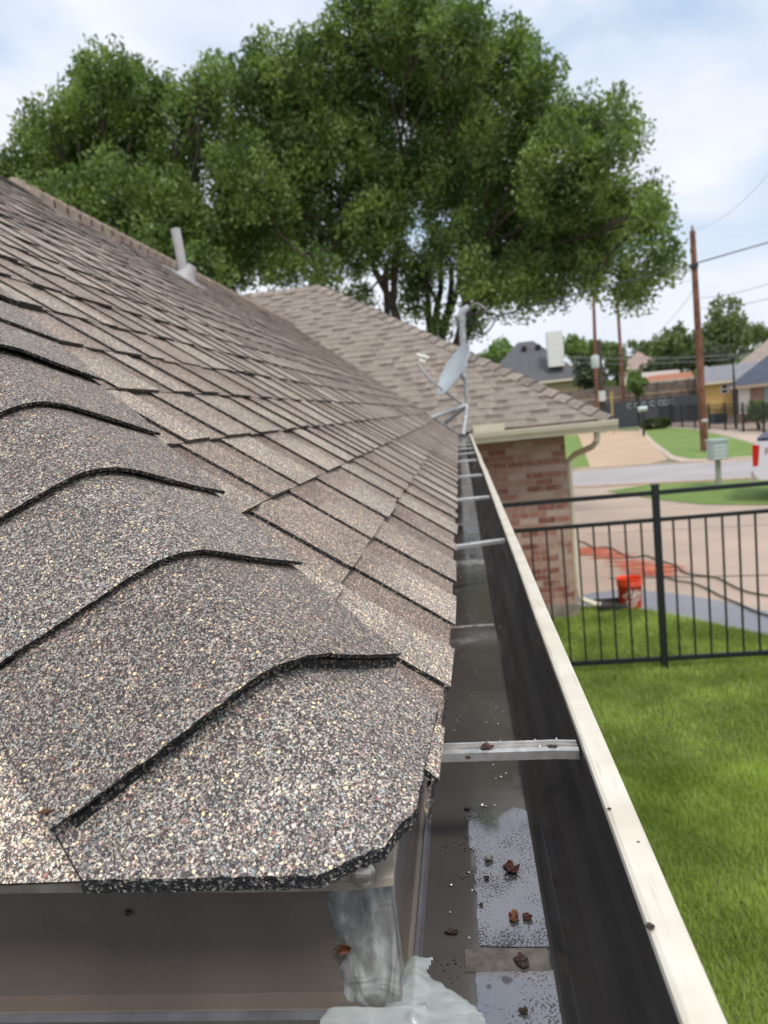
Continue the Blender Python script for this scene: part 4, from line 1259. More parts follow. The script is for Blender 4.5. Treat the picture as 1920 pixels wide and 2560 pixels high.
body = mb.build('body', M_orange, bucket)
fc = bpy.data.curves.new('print_text', 'FONT'); fc.body = 'THE\nHOME\nDEPOT'; fc.size = 0.085; fc.align_x = 'CENTER'; fc.space_line = 0.8
fc.offset = 0.0015
fo = bpy.data.objects.new('print_text', fc); scene.collection.objects.link(fo)
bpy.context.view_layer.update()
tm = bpy.data.meshes.new_from_object(fo.evaluated_get(bpy.context.evaluated_depsgraph_get()))
bpy.data.objects.remove(fo)
tocam = math.atan2(-bk.y, -bk.x)
ca, sa = math.cos(R(48)), math.sin(R(48))
for vtx in tm.vertices:
    x, y = vtx.co.x, vtx.co.y + 0.055
    x, y = x * ca - y * sa, x * sa + y * ca
    zz = 0.135 + y
    rr = 0.130 + (0.1445 - 0.130) * (zz - .006) / .279 + 0.0015
    a = tocam + R(14) + x / rr
    vtx.co = (rr * math.cos(a), rr * math.sin(a), zz)
tm.materials.append(M_inkwhite)
to = bpy.data.objects.new('print', tm); scene.collection.objects.link(to); to.parent = body
to.location = bk - parent_world(body)
mb = MB()
hp = [bk + Vector((0.157 * math.cos(a + tocam + 1.57), 0.157 * math.sin(a + tocam + 1.57), 0.30 - 0.12 * math.sin(a))) for a in np.linspace(0, math.pi, 14)]
mb.tube(hp, 0.0022, n=6); mb.build('handle', M_wire, bucket)

# hoses over the driveway
def ghose(name, pix, rad, m, label):
    P_ = [on_ground(*p, z=0.014 + rad) for p in pix]
    Q = []
    for i in range(len(P_) - 1):
        for t in (0, .25, .5, .75):
            p0, p1, p2, p3 = P_[max(i - 1, 0)], P_[i], P_[i + 1], P_[min(i + 2, len(P_) - 1)]
            Q.append(0.5 * ((2 * p1) + (p2 - p0) * t + (2 * p0 - 5 * p1 + 4 * p2 - p3) * t * t + (3 * p1 - p0 - 3 * p2 + p3) * t ** 3))
    Q.append(P_[-1])
    return cable_obj(name, Q, rad, m, label, 'hose', 'hoses lying over the driveway')
M_hose = mat('dull_green_grey_hose', (0.11, 0.11, 0.085), 0.5)
ghose('garden_hose', [(1395, 1340), (1435, 1351), (1462, 1356), (1485, 1370), (1505, 1368), (1530, 1371), (1560, 1388), (1585, 1393), (1615, 1389), (1645, 1400), (1690, 1414), (1710, 1430), (1740, 1437), (1775, 1441), (1800, 1447), (1840, 1468), (1880, 1482), (1940, 1492)], 0.013, M_hose, 'dull hose snaking across the orange paint marks on the driveway')
ghose('garden_hose', [(1640, 1437), (1665, 1443), (1695, 1452), (1730, 1457), (1765, 1470), (1805, 1491), (1850, 1510), (1885, 1527), (1930, 1542), (1960, 1560)], 0.012, M_hose, 'dull hose nearer the lawn, reaching the damp concrete at the right')

# splash block at the downspout
mb = MB(); mb.prism([(0, -.13), (.32, -.15), (.32, .15), (0, .13)], 0, .05, lambda a, b, h: Vector((1.46 + a, 9.02 + b, 0.014 + h)))
mb.box((1.46, 8.86, .0645), (1.78, 8.88, .10)); mb.box((1.46, 9.16, .0645), (1.78, 9.18, .10))
tag(mb.build('splash_block', mat('dark_splash_block', (0.06, 0.055, 0.05), 0.7, noise_amt=0.3)), 'small dark splash block under the cream downspout elbow', 'splash block')

# ------------------------------------------------------------------ trees
def leaf_quads(C, N_, size, aspect=0.42, upbias=0.5, out=None):
    """C: (n,3) leaf centres; N_: (n,3) outward dirs"""
    n = len(C)
    d = rng.normal(size=(n, 3)); d += N_ * 0.7; d[:, 2] += upbias
    d /= np.linalg.norm(d, axis=1)[:, None]
    r = rng.normal(size=(n, 3)); s = np.cross(d, r); s /= np.linalg.norm(s, axis=1)[:, None]
    L_ = size * rng.uniform(0.7, 1.3, size=(n, 1)); W_ = L_ * aspect
    V = np.empty((n, 4, 3))
    V[:, 0] = C - d * L_ * .5; V[:, 1] = C + s * W_ * .5 + d * L_ * .05; V[:, 2] = C + d * L_ * .5; V[:, 3] = C - s * W_ * .5 + d * L_ * .05
    return V.reshape(-1, 3)
def crown_points(blobs, dens, per, trad, flat=0.85, keep=1.0):
    """sprays of leaves on the surface of every bough, upright like flames, with hollows between them"""
    Cs, Ns = [], []
    for (bx, by, bz, br) in blobs:
        nt = max(3, int(dens * br * br))
        dr = rng.normal(size=(nt, 3)); dr /= np.linalg.norm(dr, axis=1)[:, None]
        rad = br * (0.92 - 0.62 * rng.uniform(0, 1, size=(nt, 1)) ** 2.2)
        tc_ = np.array([bx, by, bz]) + dr * rad * np.array([1, 1, flat])
        sz = rng.uniform(0.6, 1.25, size=(nt, 1, 1))
        off = np.clip(rng.normal(size=(nt, per, 3)), -1.8, 1.8) * trad * sz
        off[:, :, 2] *= 1.15
        taper = 1 - 0.35 * np.clip(off[:, :, 2:] / (trad * 1.15), 0, 1.8)
        off[:, :, :2] *= taper
        P_ = tc_[:, None, :] + off
        Cs.append(P_.reshape(-1, 3)); Ns.append(np.repeat(dr, per, axis=0))
    return np.concatenate(Cs), np.concatenate(Ns)
def limb(mb, a, b, r0, r1, bend=0.15, n=9, seed=0):
    rs_ = random.Random(seed)
    d = b - a; side = Vector((rs_.uniform(-1, 1), rs_.uniform(-1, 1), 0)) * d.length * bend
    pts = []
    for i in range(n + 1):
        t = i / n
        p = a + d * t + side * math.sin(t * math.pi) + Vector((noise.noise(Vector((t * 3, seed, 1))), noise.noise(Vector((t * 3, seed, 5))), 0)) * d.length * 0.04
        pts.append(p)
    mb.tube(pts, [r0 + (r1 - r0) * (i / n) ** 0.8 for i in range(n + 1)], n=7, caps=False)
def big_tree(name, base, bl, Y, label, seed, leafsz=0.115, dens=58, per=135, mat_=None, stems=5, fork=2.2):
    """bl: blobs as (px, py, r) in display pixels of the 1659-px picture, and depth offsets"""
    tr = empty(name, base, label, 'tree')
    k = 1 / 0.864
    rs_ = random.Random(seed)
    blobs = []
    for i, b in enumerate(bl):
        dy = b[3] if len(b) > 3 else rs_.uniform(-1.6, 1.6)
        p = at(b[0] * k, b[1] * k, Y + dy)
        r = b[2] * k / FPX * (Y + dy) * 0.93
        blobs.append((p.x, p.y, p.z, r))
    C, Nn = crown_points(blobs, dens, per, 0.185)
    V = leaf_quads(C, Nn, leafsz)
    quads_mesh('crown', V, mat_ or M_leaf, tr)
    mb = MB()
    b0 = Vector(base); fk = b0 + Vector((0, 0, fork))
    mb.tube([b0, b0 + Vector((0.03, 0, fork * .5)), fk], [0.36, 0.28, 0.26], n=12, caps=False)
    order = sorted(blobs, key=lambda q: q[0])
    ste = []
    for s_ in range(stems):
        tgt = order[int((s_ + .5) / stems * len(order))]
        m_ = Vector((fk.x + (tgt[0] - fk.x) * .36, fk.y + (tgt[1] - fk.y) * .5, fk.z + max(3.4, (tgt[2] - fk.z) * .6)))
        limb(mb, fk - Vector((0, 0, .2)), m_, 0.12, 0.065, 0.10, seed=seed + s_)
        ste.append(m_)
    for i, q in enumerate(blobs):
        c = Vector(q[:3])
        m_ = min(ste, key=lambda s: (s - c).length)
        if c.z < fk.z + 3.0 and abs(c.x - fk.x) > 1.5:
            up_ = [Vector(b_[:3]) for b_ in blobs if b_[2] > c.z + .5]
            m_ = min(up_, key=lambda s: (s - c).length)
        limb(mb, m_ - (m_ - fk).normalized() * .1, c, 0.05, 0.015, 0.12, seed=seed + 40 + i, n=6)
        for j in range(3):
            e = c + Vector((rs_.uniform(-1, 1), rs_.uniform(-1, 1), rs_.uniform(-.6, 1))) * q[3] * .8
            limb(mb, c.lerp(m_, .25), e, 0.03, 0.008, 0.1, seed=seed + 100 + i * 3 + j, n=4)
    mb.build('trunk', M_bark, tr)
    return tr
main_blobs = [(780, 65, 92), (900, 40, 85), (1000, 82, 78), (1095, 125, 72), (1150, 180, 60), (600, 150, 78), (520, 170, 50), (700, 170, 110), (850, 190, 125, 1.5), (1000, 230, 118), (1110, 290, 105),
              (1215, 265, 50), (1310, 262, 58), (1340, 290, 40), (1285, 345, 75), (1200, 380, 95), (560, 270, 105), (680, 330, 120), (830, 360, 115, 1.0), (980, 390, 115), (1100, 450, 115), (1240, 470, 100), (1355, 440, 62),
              (1400, 470, 48), (1415, 560, 48), (1370, 610, 42), (1345, 640, 22), (1230, 560, 75), (1130, 590, 70), (990, 520, 70), (820, 490, 90), (660, 470, 115), (540, 400, 105), (480, 520, 95), (600, 570, 62),
              (1060, 645, 40), (1180, 640, 38), (1280, 600, 36), (700, 590, 40), (1010, 600, 45), (850, 60, 70, 2.5), (1000, 320, 100, 3.5), (700, 300, 100, 3.5), (1180, 480, 90, 3.0), (560, 480, 100, 3.2), (900, 660, 32, 2), (780, 640, 30, 2), (1300, 520, 70, 2), (950, 700, 25, 2), (1110, 628, 36), (1060, 600, 55), (1020, 690, 28, 1.5), (900, 575, 60, 2.5), (1150, 530, 60, 2), (760, 540, 60, 2.5)]
tb = at(985, 1120, 17.4)
big_tree('ash_tree', (at(1060, 830, 18.8).x, 18.8, 0), main_blobs, 16.6, 'tallest leafy tree, behind the hipped wing roof, with dark limbs showing low down', 30, stems=9, fork=2.6)
left_blobs = [(235, 180, 70), (165, 205, 60), (115, 255, 55), (320, 215, 75), (410, 230, 70), (450, 165, 38), (250, 310, 115), (110, 350, 100), (380, 340, 100), (15, 385, 70), (250, 430, 110), (400, 470, 95), (330, 540, 90), (-60, 450, 70), (120, 470, 90), (290, 160, 35), (200, 400, 90, 2.6), (350, 420, 90, 2.6), (80, 430, 90, 2.6), (430, 600, 60), (360, 620, 60, 2), (480, 600, 60, 2)]
big_tree('ash_tree', (at(300, 830, 17.2).x, 17.2, 0), left_blobs, 15.4, 'broad leafy tree at the left, rising over the ridge and vent pipe', 60, stems=6)

def far_tree(px, py_top, py_bot, wpx, Y, label, m, seed, group='trees in the distance', name='tree', leaf=0.32):
    """crown spanning the given displayed-source rows at distance Y; source-pixel units"""
    cx = at(px, (py_top + py_bot) / 2, Y)
    r_w = wpx / 2 / FPX * Y; r_h = (py_bot - py_top) / 2 / FPX * Y
    gz = ter(cx.x, Y)
    tr = empty(name, (cx.x, Y, gz), label, 'tree' if 'bush' not in label and 'hedge' not in label else 'bush', group)
    rs_ = random.Random(seed)
    blobs = []
    for i in range(11):
        a = rs_.uniform(0, 6.28); q = rs_.uniform(0.0, 0.62)
        blobs.append((cx.x + math.cos(a) * r_w * q, Y + rs_.uniform(-.5, .5) * r_w, cx.z + math.sin(a) * r_h * q, min(r_w, r_h) * rs_.uniform(0.38, 0.55)))
    blobs.append((cx.x, Y, cx.z, min(r_w, r_h) * .7))
    sc = min(r_w, r_h)
    C, Nn = crown_points(blobs, 40 / (sc * sc), 60, sc * .12)
    quads_mesh('crown', leaf_quads(C, Nn, max(leaf * .7, sc * 0.13), 0.6), m, tr)
    mb = MB(); b0 = Vector((cx.x, Y, gz)); limb(mb, b0, Vector((cx.x, Y, cx.z)), 0.05 * sc + .08, .05, .03, seed=seed)
    for i in range(4):
        q = blobs[i * 2]; limb(mb, b0.lerp(cx, .5), Vector(q[:3]), .05 * sc + .02, .02, .08, n=4, seed=seed + i)
    mb.build('trunk', M_bark, tr)
    return tr
far_tree(1240, 840, 960, 120, 97, 'bright green tree at the left, between the hipped wing roof and the grey-roofed house', M_leaf_bright, 1)
far_tree(1310, 870, 930, 110, 95, 'small dark green tree on the left shoulder of the dark grey roof', M_leaf_far, 2)
far_tree(1440, 828, 900, 120, 110, 'pale green tree right behind the white chimney', M_leaf_bright, 3)
far_tree(1490, 838, 915, 90, 112, 'pale green tree just right of the white chimney, behind the poles', M_leaf_bright, 33)
far_tree(1475, 880, 1000, 110, 66, 'dark bushy tree right of the grey-roofed house, behind the transformer pole', M_leaf_dark, 4)
far_tree(1540, 860, 940, 90, 85, 'dark green tree between the two far utility poles', M_leaf_far, 5)
far_tree(1610, 845, 900, 130, 130, 'low hazy tree on the skyline between the far pole and the near brown pole', M_leaf_far, 6)
far_tree(1660, 855, 925, 110, 118, 'pale tree on the skyline left of the near brown pole', M_leaf_far, 16)
far_tree(1698, 795, 960, 165, 84, 'tall pointed tree immediately left of the near brown pole', M_leaf_far, 7)
far_tree(1640, 900, 965, 160, 76, 'wide dark round tree above the wooden fence', M_leaf_dark, 8)
far_tree(1810, 758, 935, 235, 90, 'tallest distant tree, spiky topped, right of the near brown pole', M_leaf_far, 9)
far_tree(1800, 850, 915, 190, 72, 'grey-green rounded tree above the yellow house', M_leaf_olive, 10)
far_tree(1880, 800, 880, 140, 104, 'green tree at the right edge behind the beige roof', M_leaf_far, 11)
far_tree(1730, 880, 930, 100, 74, 'dark low tree behind the near brown pole', M_leaf_dark, 12)
far_tree(1590, 925, 990, 50, 62, 'small bright bush against the wooden fence beside the far pole', M_leaf_bright, 13, group=None)
far_tree(1895, 1000, 1062, 70, 40, 'green leafy bush in front of the brick house at the right edge', M_leaf_far, 14, group=None, leaf=.2)
# clipped hedge
hb = on_ground(1642, 1074)
hd = empty('clipped_bush', (hb.x, hb.y, 0), 'low clipped dark bush at the corner of the lawn with the brown pole', 'bush')
n_ = 9000
pp = rng.normal(size=(n_, 3)); pp /= np.linalg.norm(pp, axis=1)[:, None]
pp = np.sign(pp) * np.abs(pp) ** 0.6
Ch = np.array([hb.x, hb.y + .3, 0.40]) + pp * np.array([0.98, 0.5, 0.34]) * rng.uniform(.85, 1.0, size=(n_, 1)) 
quads_mesh('foliage', leaf_quads(Ch, pp, 0.09, .6), leaf_mat('hedge_leaves', (0.05, 0.06, 0.018), (0.11, 0.13, 0.04), 0.2), hd)

# ------------------------------------------------------------------ utility poles and wires
M_pole = mat('creosote_pole', (0.20, 0.085, 0.05), 0.85, noise_amt=0.35, noise_scale=3)
M_pole_top = mat('weathered_pole', (0.24, 0.17, 0.12), 0.85, noise_amt=0.3, noise_scale=3)
M_pole_dark = mat('dark_pole', (0.075, 0.055, 0.048), 0.85, noise_amt=0.3, noise_scale=3)
def pole(px_b, py_b, px_t, py_t, Y, r0, r1, m, label, extra=None):
    b = at(px_b, py_b, Y); t = at(px_t, py_t, Y); zb = ter(b.x, Y)
    root = empty('utility_pole', (b.x, Y, zb), label, 'utility pole', 'wooden utility poles along the street')
    mb = MB(); mb.tube([Vector((b.x, Y, zb)), Vector((b.x * .5 + t.x * .5, Y, (zb + t.z) / 2)), Vector((t.x, Y, t.z))], [r0, (r0 + r1) / 2, r1], n=12)
    mb.build('shaft', m, root)
    return root, b, t
root, b, t = pole(1762, 1128, 1731, 578, 30.25, 0.155, 0.10, M_pole, 'nearest brown utility pole, standing on the lawn by the street')
mb = MB(); mb.lathe([(0.03, 0), (0.06, .05), (.04, .1), (.06, .15), (0.03, .22), (0.001, .23)], c=(t.x, 30.25, t.z), n=10); mb.build('insulator', M_cable_grey, root)
mb = MB(); q = at(1734, 665, 30.25); mb.box((q.x - .13, 30.1, q.z - .09), (q.x + .13, 30.4, q.z + .05)); mb.build('clamp', M_black, root)
mb = MB(); q = at(1759, 1052, 30.25); mb.lathe([(.152, -.07), (.16, -.07), (.16, .07), (.150, .07)], c=(q.x, 30.25, q.z), n=14); mb.build('number_band', mat('pale_band', (.55, .5, .48), .6), root)
root2, b2, t2 = pole(1562, 1045, 1543, 745, 62, 0.17, 0.11, M_pole, 'middle reddish utility pole, alone between transformer pole and nearest pole')
root3, b3, t3 = pole(1492, 1035, 1483, 720, 55, 0.16, 0.10, M_pole, 'slim reddish utility pole just left of the dark transformer pole')
root4, b4, t4 = pole(1505, 1035, 1497, 850, 53, 0.19, 0.15, M_pole_dark, 'short dark pole carrying the pale transformer can')
mb = MB(); q = at(1488, 905, 52.4); mb.lathe([(0.001, -.42), (.26, -.42), (.28, -.38), (.28, .33), (.20, .45), (0.001, .47)], c=q, n=16); mb.build('transformer', mat('pale_green_enamel', (.50, .56, .52), .5), root4)
mb = MB(); q = at(1505, 990, 52.6); mb.box((q.x - .2, 52.4, q.z - .35), (q.x + .2, 52.8, q.z + .35)); mb.build('meter_box', mat('pale_meter_grey', (.6, .6, .58), .5), root4)
M_wire_far = mat('weathered_wire', (0.35, 0.36, 0.38), 0.5)
random.seed(5)
for (p1, p2, s_, rad, lab) in (((1400, 892, 60), (1925, 880, 45), .25, .018, 'upper of the two pale wires crossing in front of the far trees'),
                               ((1400, 905, 60), (1925, 888, 45), .3, .015, 'lower of the two pale wires crossing in front of the far trees'),
                               ((1740, 745, 30.3), (1925, 708, 24), .1, .010, 'upper thin wire leaving the nearest pole to the right'),
                               ((1742, 770, 30.3), (1925, 745, 24), .1, .010, 'lower thin wire leaving the nearest pole to the right'),
                               ((1545, 880, 60), (1738, 720, 30.3), .8, .010, 'thin wire sloping from the middle pole up to the nearest pole'),
                               ((1731, 575, 30.2), (1925, 430, 22), .3, .006, 'faint wire rising from the top of the nearest pole to the right edge'),
                               ((1734, 700, 30.1), (1650, 665, 24), .2, .008, 'short faint wire from the nearest pole towards the big tree')):
    cable_obj('overhead_wire', sag(at(*p1), at(*p2), s_), rad, M_wire_far, lab, 'wire', 'overhead wires', n=5)

# ------------------------------------------------------------------ parcel mailbox post
mz = on_ground(1797, 1215)
mbx_ = empty('mailbox', (mz.x, mz.y, 0), 'pale metal cluster mailbox on a post at the edge of the verge lawn', 'mailbox')
pt = at(1800, 1100, mz.y).z; pb = at(1798, 1148, mz.y).z
wd = 37 / 2 / FPX * mz.y
M_mail_dark = mat('mailbox_gap', (0.30, 0.34, 0.34), .5)
mb = MB(); mb.box((mz.x - wd, mz.y - .2, pb), (mz.x + wd, mz.y + .2, pt - .03)); body = mb.build('box', M_mail, mbx_)
mb = MB(); mb.box((mz.x - wd * 1.1, mz.y - .23, pt - .028), (mz.x + wd * 1.1, mz.y + .23, pt + .03)); mb.build('cap', M_mail, mbx_)
for i in range(4):
    mb = MB(); z0_ = pb + (pt - pb - .08) * i / 4 + .02; mb.box((mz.x - wd * .72, mz.y - .212, z0_), (mz.x + wd * .72, mz.y - .203, z0_ + (pt - pb) / 4 - .05)); mb.build('mail_door', mat('mail_door', (.62, .68, .66), .4) if i == 0 else bpy.data.materials['mail_door'], mbx_)
mb = MB(); mb.box((mz.x - .055, mz.y - .055, 0), (mz.x + .055, mz.y + .055, pb)); mb.build('post', mat('mail_post', (.36, .36, .30), .6), mbx_)

# ------------------------------------------------------------------ pickup truck at the right edge
M_truck = mat('white_car_paint', (0.78, 0.80, 0.84), 0.18, coat=0.6)
M_glass = mat('dark_car_glass', (0.02, 0.025, 0.03), 0.05)
M_tyre = mat('tyre_rubber', (0.02, 0.02, 0.02), 0.8)
M_rim = mat('alloy_rim', (0.5, 0.5, 0.52), 0.3, metal=.9)
M_red = mat('red_lamp', (0.55, 0.02, 0.015), 0.2)
M_chrome = mat('chrome_bumper', (0.6, 0.6, 0.62), .2, metal=.8)
M_decal = mat('dark_red_decal', (0.25, 0.02, 0.03), .4)
TP = on_ground(1887, 1258)
tk = empty('pickup_truck', (TP.x, TP.y, 0), 'white pickup truck parked side-on at the right edge, red tail lamp showing', 'truck')
tx, ty = TP.x + 0.0, TP.y
side = [(0, .62), (0, 1.18), (0.06, 1.30), (1.9, 1.33), (1.95, 1.80), (2.15, 1.90), (3.3, 1.90), (3.95, 1.38), (5.2, 1.25), (5.5, 1.1), (5.55, .5), (5.1, .42), (5.0, .70), (4.75, .86), (4.45, .86), (4.2, .70), (4.1, .40), (1.75, .40), (1.65, .70), (1.4, .86), (1.1, .86), (.85, .70), (.75, .45), (.1, .50)]
mb = MB(); mb.prism(side, 0, 1.9, lambda a, b, h: Vector((tx + a, ty + h, b))); mb.build('body', M_truck, tk)
mb = MB(); mb.prism([(2.2, 1.36), (2.25, 1.82), (3.2, 1.82), (3.7, 1.40)], -.004, 1.904, lambda a, b, h: Vector((tx + a, ty + h, b))); mb.build('side_window', M_glass, tk)
mb = MB(); mb.box((tx + .08, ty + .08, 1.332), (tx + 1.88, ty + 1.82, 1.37)); mb.build('bed_cover', mat('bed_cover', (.05, .06, .09), .5), tk)
mb = MB(); mb.prism([(-.012, .78), (-.012, 1.22), (.02, 1.24), (.13, 1.22), (.09, .80)], -.01, .12, lambda a, b, h: Vector((tx + a, ty + h, b))); mb.build('tail_lamp', M_red, tk)
mb = MB(); mb.box((tx - .05, ty + .02, .46), (tx + .002, ty + 1.88, .66)); mb.build('bumper', M_chrome, tk)
fc = bpy.data.curves.new('t', 'FONT'); fc.body = 'FX4'; fc.size = .2; fo = bpy.data.objects.new('t', fc); scene.collection.objects.link(fo)
bpy.context.view_layer.update()
tm = bpy.data.meshes.new_from_object(fo.evaluated_get(bpy.context.evaluated_depsgraph_get())); bpy.data.objects.remove(fo)
tm.materials.append(M_decal); to = bpy.data.objects.new('decal', tm); scene.collection.objects.link(to); to.parent = tk
to.rotation_euler = (R(90), 0, 0); to.location = (tx + .22 - TP.x, ty - .006 - TP.y, 1.02)
for wx_ in (1.25, 4.6):
    for wy_ in (0.0, 1.68):
        mb = MB(); Mw = Matrix.Translation((tx + wx_, ty + wy_ - .01, .37)) @ Matrix.Rotation(R(-90), 4, 'X')
        mb.lathe([(.2, 0), (.33, 0), (.37, .03), (.37, .20), (.33, .23), (.2, .23)], n=24, M=Mw); wheel = mb.build('wheel', M_tyre, tk)
        mb = MB(); mb.lathe([(.001, .03), (.08, .02), (.19, .05), (.2, .0), (.2, .2), (.001, .2)], n=16, M=Mw); mb.build('rim', M_rim, wheel)

tk.rotation_euler = (0, 0, R(-25))

# ------------------------------------------------------------------ houses beyond
class Plot:
    """a house plot whose front wall is turned to stand square to the street view; p = local frame"""
    def __init__(s, px, py, Y, turn=None):
        s.o = at(px, py, Y); s.a = -math.atan2(s.o.x, s.o.y) if turn is None else turn
    def local(s, px, py, off=0.0):      # hit of the front plane (set back by off), in the unturned frame
        n = Vector((-math.sin(s.a), math.cos(s.a), 0)); d = ray(px, py)
        P = CPOS + d * ((n.dot(s.o - CPOS) + off) / n.dot(d))
        q = P - s.o
        return Vector((s.o.x + q.x * math.cos(s.a) + q.y * math.sin(s.a), s.o.y - q.x * math.sin(s.a) + q.y * math.cos(s.a), P.z))
def hip_house(name, plot, x1, depth, z_ridge, m_roof, m_wall, label, hipin=None, over=.45, m_trim=None, gable=False):
    x0, Y, z_eave = plot.o.x, plot.o.y, plot.o.z
    zg = ter(x0, Y) - .3
    h = empty(name, (x0, Y, zg + .3), label, 'house')
    h.rotation_euler = (0, 0, plot.a)
    mb = MB(); mb.box((x0 + over, Y + over, zg), (x1 - over, Y + depth - over, z_eave - .05)); mb.build('wall', m_wall, h)
    hp_ = depth / 2 if hipin is None else hipin
    mb = MB()
    a, b, c, d_ = (x0, Y, z_eave), (x1, Y, z_eave), (x1, Y + depth, z_eave), (x0, Y + depth, z_eave)
    if gable: e, f_ = (x0, Y + depth / 2, z_ridge), (x1, Y + depth / 2, z_ridge)
    else: e, f_ = (x0 + hp_, Y + depth / 2, z_ridge), (x1 - hp_, Y + depth / 2, z_ridge)
    mb.face([a, b, f_, e]); mb.face([b, c, f_]); mb.face([c, d_, e, f_]); mb.face([d_, a, e])
    r_ = mb.build('roof', m_roof, h)
    mb = MB(); mb.box((x0, Y - .02, z_eave - .2), (x1, Y + .1, z_eave - .01)); mb.box((x0, Y + .11, z_eave - .2), (x1, Y + depth, z_eave - .15)); mb.build('fascia', m_trim or M_cream_plain, h)
    return h, r_
def wall_part(parent, name, plot, a, b, m, off, back=.45):
    p_, q_ = plot.local(*a, back), plot.local(*b, back)
    mb = MB(); mb.box((min(p_.x, q_.x), plot.o.y + back - off, min(p_.z, q_.z)), (max(p_.x, q_.x), plot.o.y + back - .002, max(p_.z, q_.z))); return mb.build(name, m, parent)
def roof_mat(name, c): return mat(name, c, .85, noise_amt=.12, noise_scale=2.5, bump=.3, bump_scale=12)
P1 = Plot(1195, 970, 75)
x1 = P1.local(1470, 940).x
hg, rg = hip_house('grey_roof_house', P1, x1, 12, P1.local(1340, 851, 6).z, roof_mat('slate_grey_shingle', (0.12, 0.117, 0.124)), mat('olive_tan_wall', (.34, .29, .15), .8), 'house with a broad dark grey hip roof and tall white chimney', hipin=(x1 - P1.o.x) / 2 - .8)
pa, pb_ = P1.local(1373, 918, .6), P1.local(1406, 826, .6)
mb = MB(); mb.box((pa.x, P1.o.y + .6, pa.z), (pb_.x, P1.o.y + 2.0, pb_.z)); mb.build('chimney', mat('white_chimney_siding', (.80, .78, .72), .7, noise_amt=.05), rg)
for k_ in ((1310, 868), (1345, 864)):
    p_ = P1.local(*k_, 4.5); mb = MB(); mb.box((p_.x - .25, p_.y - .2, p_.z - .3), (p_.x + .25, p_.y + .3, p_.z + .1)); mb.build('roof_vent', M_black, rg)
# yellow house
P2 = Plot(1742, 958, 58)
M_yel = mat('yellow_siding', (.78, .52, .18), .7, noise_amt=.05)
hy, ry = hip_house('yellow_house', P2, P2.local(1935, 935).x, 8, P2.local(1800, 914, 4).z, roof_mat('pale_grey_shingle', (.26, .25, .27)), M_yel, 'small yellow-sided house under a pale grey roof behind the brown pole', gable=True)
fr = wall_part(hy, 'window', P2, (1802, 985), (1823, 961), M_white, .04)
for k_ in range(2):
    wall_part(fr, 'pane', P2, (1805, 982 - 11 * k_), (1817, 974 - 11 * k_), M_glass, .055)
# brick house with garage door
P3 = Plot(1824, 966, 47)
hb_, rb = hip_house('brick_bungalow', P3, P3.o.x + 15, 13, P3.o.z + 4.8, roof_mat('blue_grey_shingle', (.085, .10, .135)), M_brick_far, 'brick bungalow with blue-grey hip roof and pale garage door at the right edge', m_trim=mat('tan_trim', (.42, .32, .24), .7))
wall_part(hb_, 'door', P3, (1848, 1036), (1874, 964), mat('pale_door', (.60, .56, .52), .6), .06)
wall_part(hb_, 'recess', P3, (1833, 1036), (1844, 966), M_pole_dark, .04)
wall_part(hb_, 'window', P3, (1912, 1012), (1950, 954), mat('far_window', (.25, .30, .30), .2), .05)
P4 = Plot(1838, 915, 78)
hip_house('beige_roof_house', P4, P4.o.x + 19, 12, P4.local(1905, 818, 6).z, roof_mat('beige_shingle', (.38, .30, .25)), M_cream_plain, 'beige-roofed house rising above the bungalow at the right edge', hipin=5)
P5 = Plot(1540, 925, 98)
hip_house('pink_roof_house', P5, P5.local(1660, 915).x, 9, P5.local(1600, 877, 4).z, roof_mat('pinkish_shingle', (.40, .29, .24)), M_cream_plain, 'distant house with a pinkish roof between the middle and nearest poles', hipin=3)
P6 = Plot(1590, 958, 70)
hip_house('red_roof_shed', P6, P6.local(1735, 945).x, 5, P6.local(1660, 936, 2.5).z, roof_mat('terracotta_roof', (.42, .17, .10)), M_pole_dark, 'long low terracotta roof just above the wooden fence', gable=True)
p_, q_ = at(1605, 940, 72), at(1700, 926, 72)
rv = empty('trailer', ((p_.x + q_.x) / 2, 73, ter(0, 73)), 'white trailer roof showing above the terracotta roof', 'trailer')
mb = MB(); mb.prism([(p_.x, ter(0, 73) + .4), (p_.x, p_.z - .1), (p_.x + .4, q_.z + .15), (q_.x - .5, q_.z + .1), (q_.x, p_.z + .2), (q_.x, ter(0, 73) + .4)], 0, 2.3, lambda a, b, h: Vector((a, 72 + h, b))); mb.build('body', M_white, rv)
mb = MB()
for xx_ in (p_.x + 1, q_.x - 1): mb.lathe([(.001, 0), (.35, 0), (.35, .2), (.001, .2)], c=(xx_, 72, ter(0, 72) + .35), n=14, M=Matrix.Rotation(R(-90), 4, 'X'))
mb.build('wheels', M_tyre, rv)

# wooden fence in the distance
M_wood = mat('weathered_fence_boards', (.20, .155, .13), .85, noise_amt=.3, noise_scale=2)
Yf = 64
fx0, fx1 = at(1350, 1000, Yf).x, at(1745, 960, Yf).x
wf = empty('wooden_fence', ((fx0 + fx1) / 2, Yf, ter(0, Yf)), 'weathered brown board fence across the far side of the street', 'fence')
zt_ = at(1600, 952, Yf).z; zb_ = ter(0, Yf) - .1
mb = MB(); x = fx0; rs_ = random.Random(3)
while x < fx1:
    mb.box((x, Yf, zb_), (x + .14, Yf + .02, zt_ + rs_.uniform(-.03, .03) - .25)); x += .15
mb.build('boards', M_wood, wf)
for z_ in (0.35, .65):
    mb = MB(); mb.box((fx0, Yf - .05, zb_ + (zt_ - zb_) * z_), (fx1, Yf - .002, zb_ + (zt_ - zb_) * z_ + .09)); mb.build('rail', M_conc_tan, wf)
x = fx0
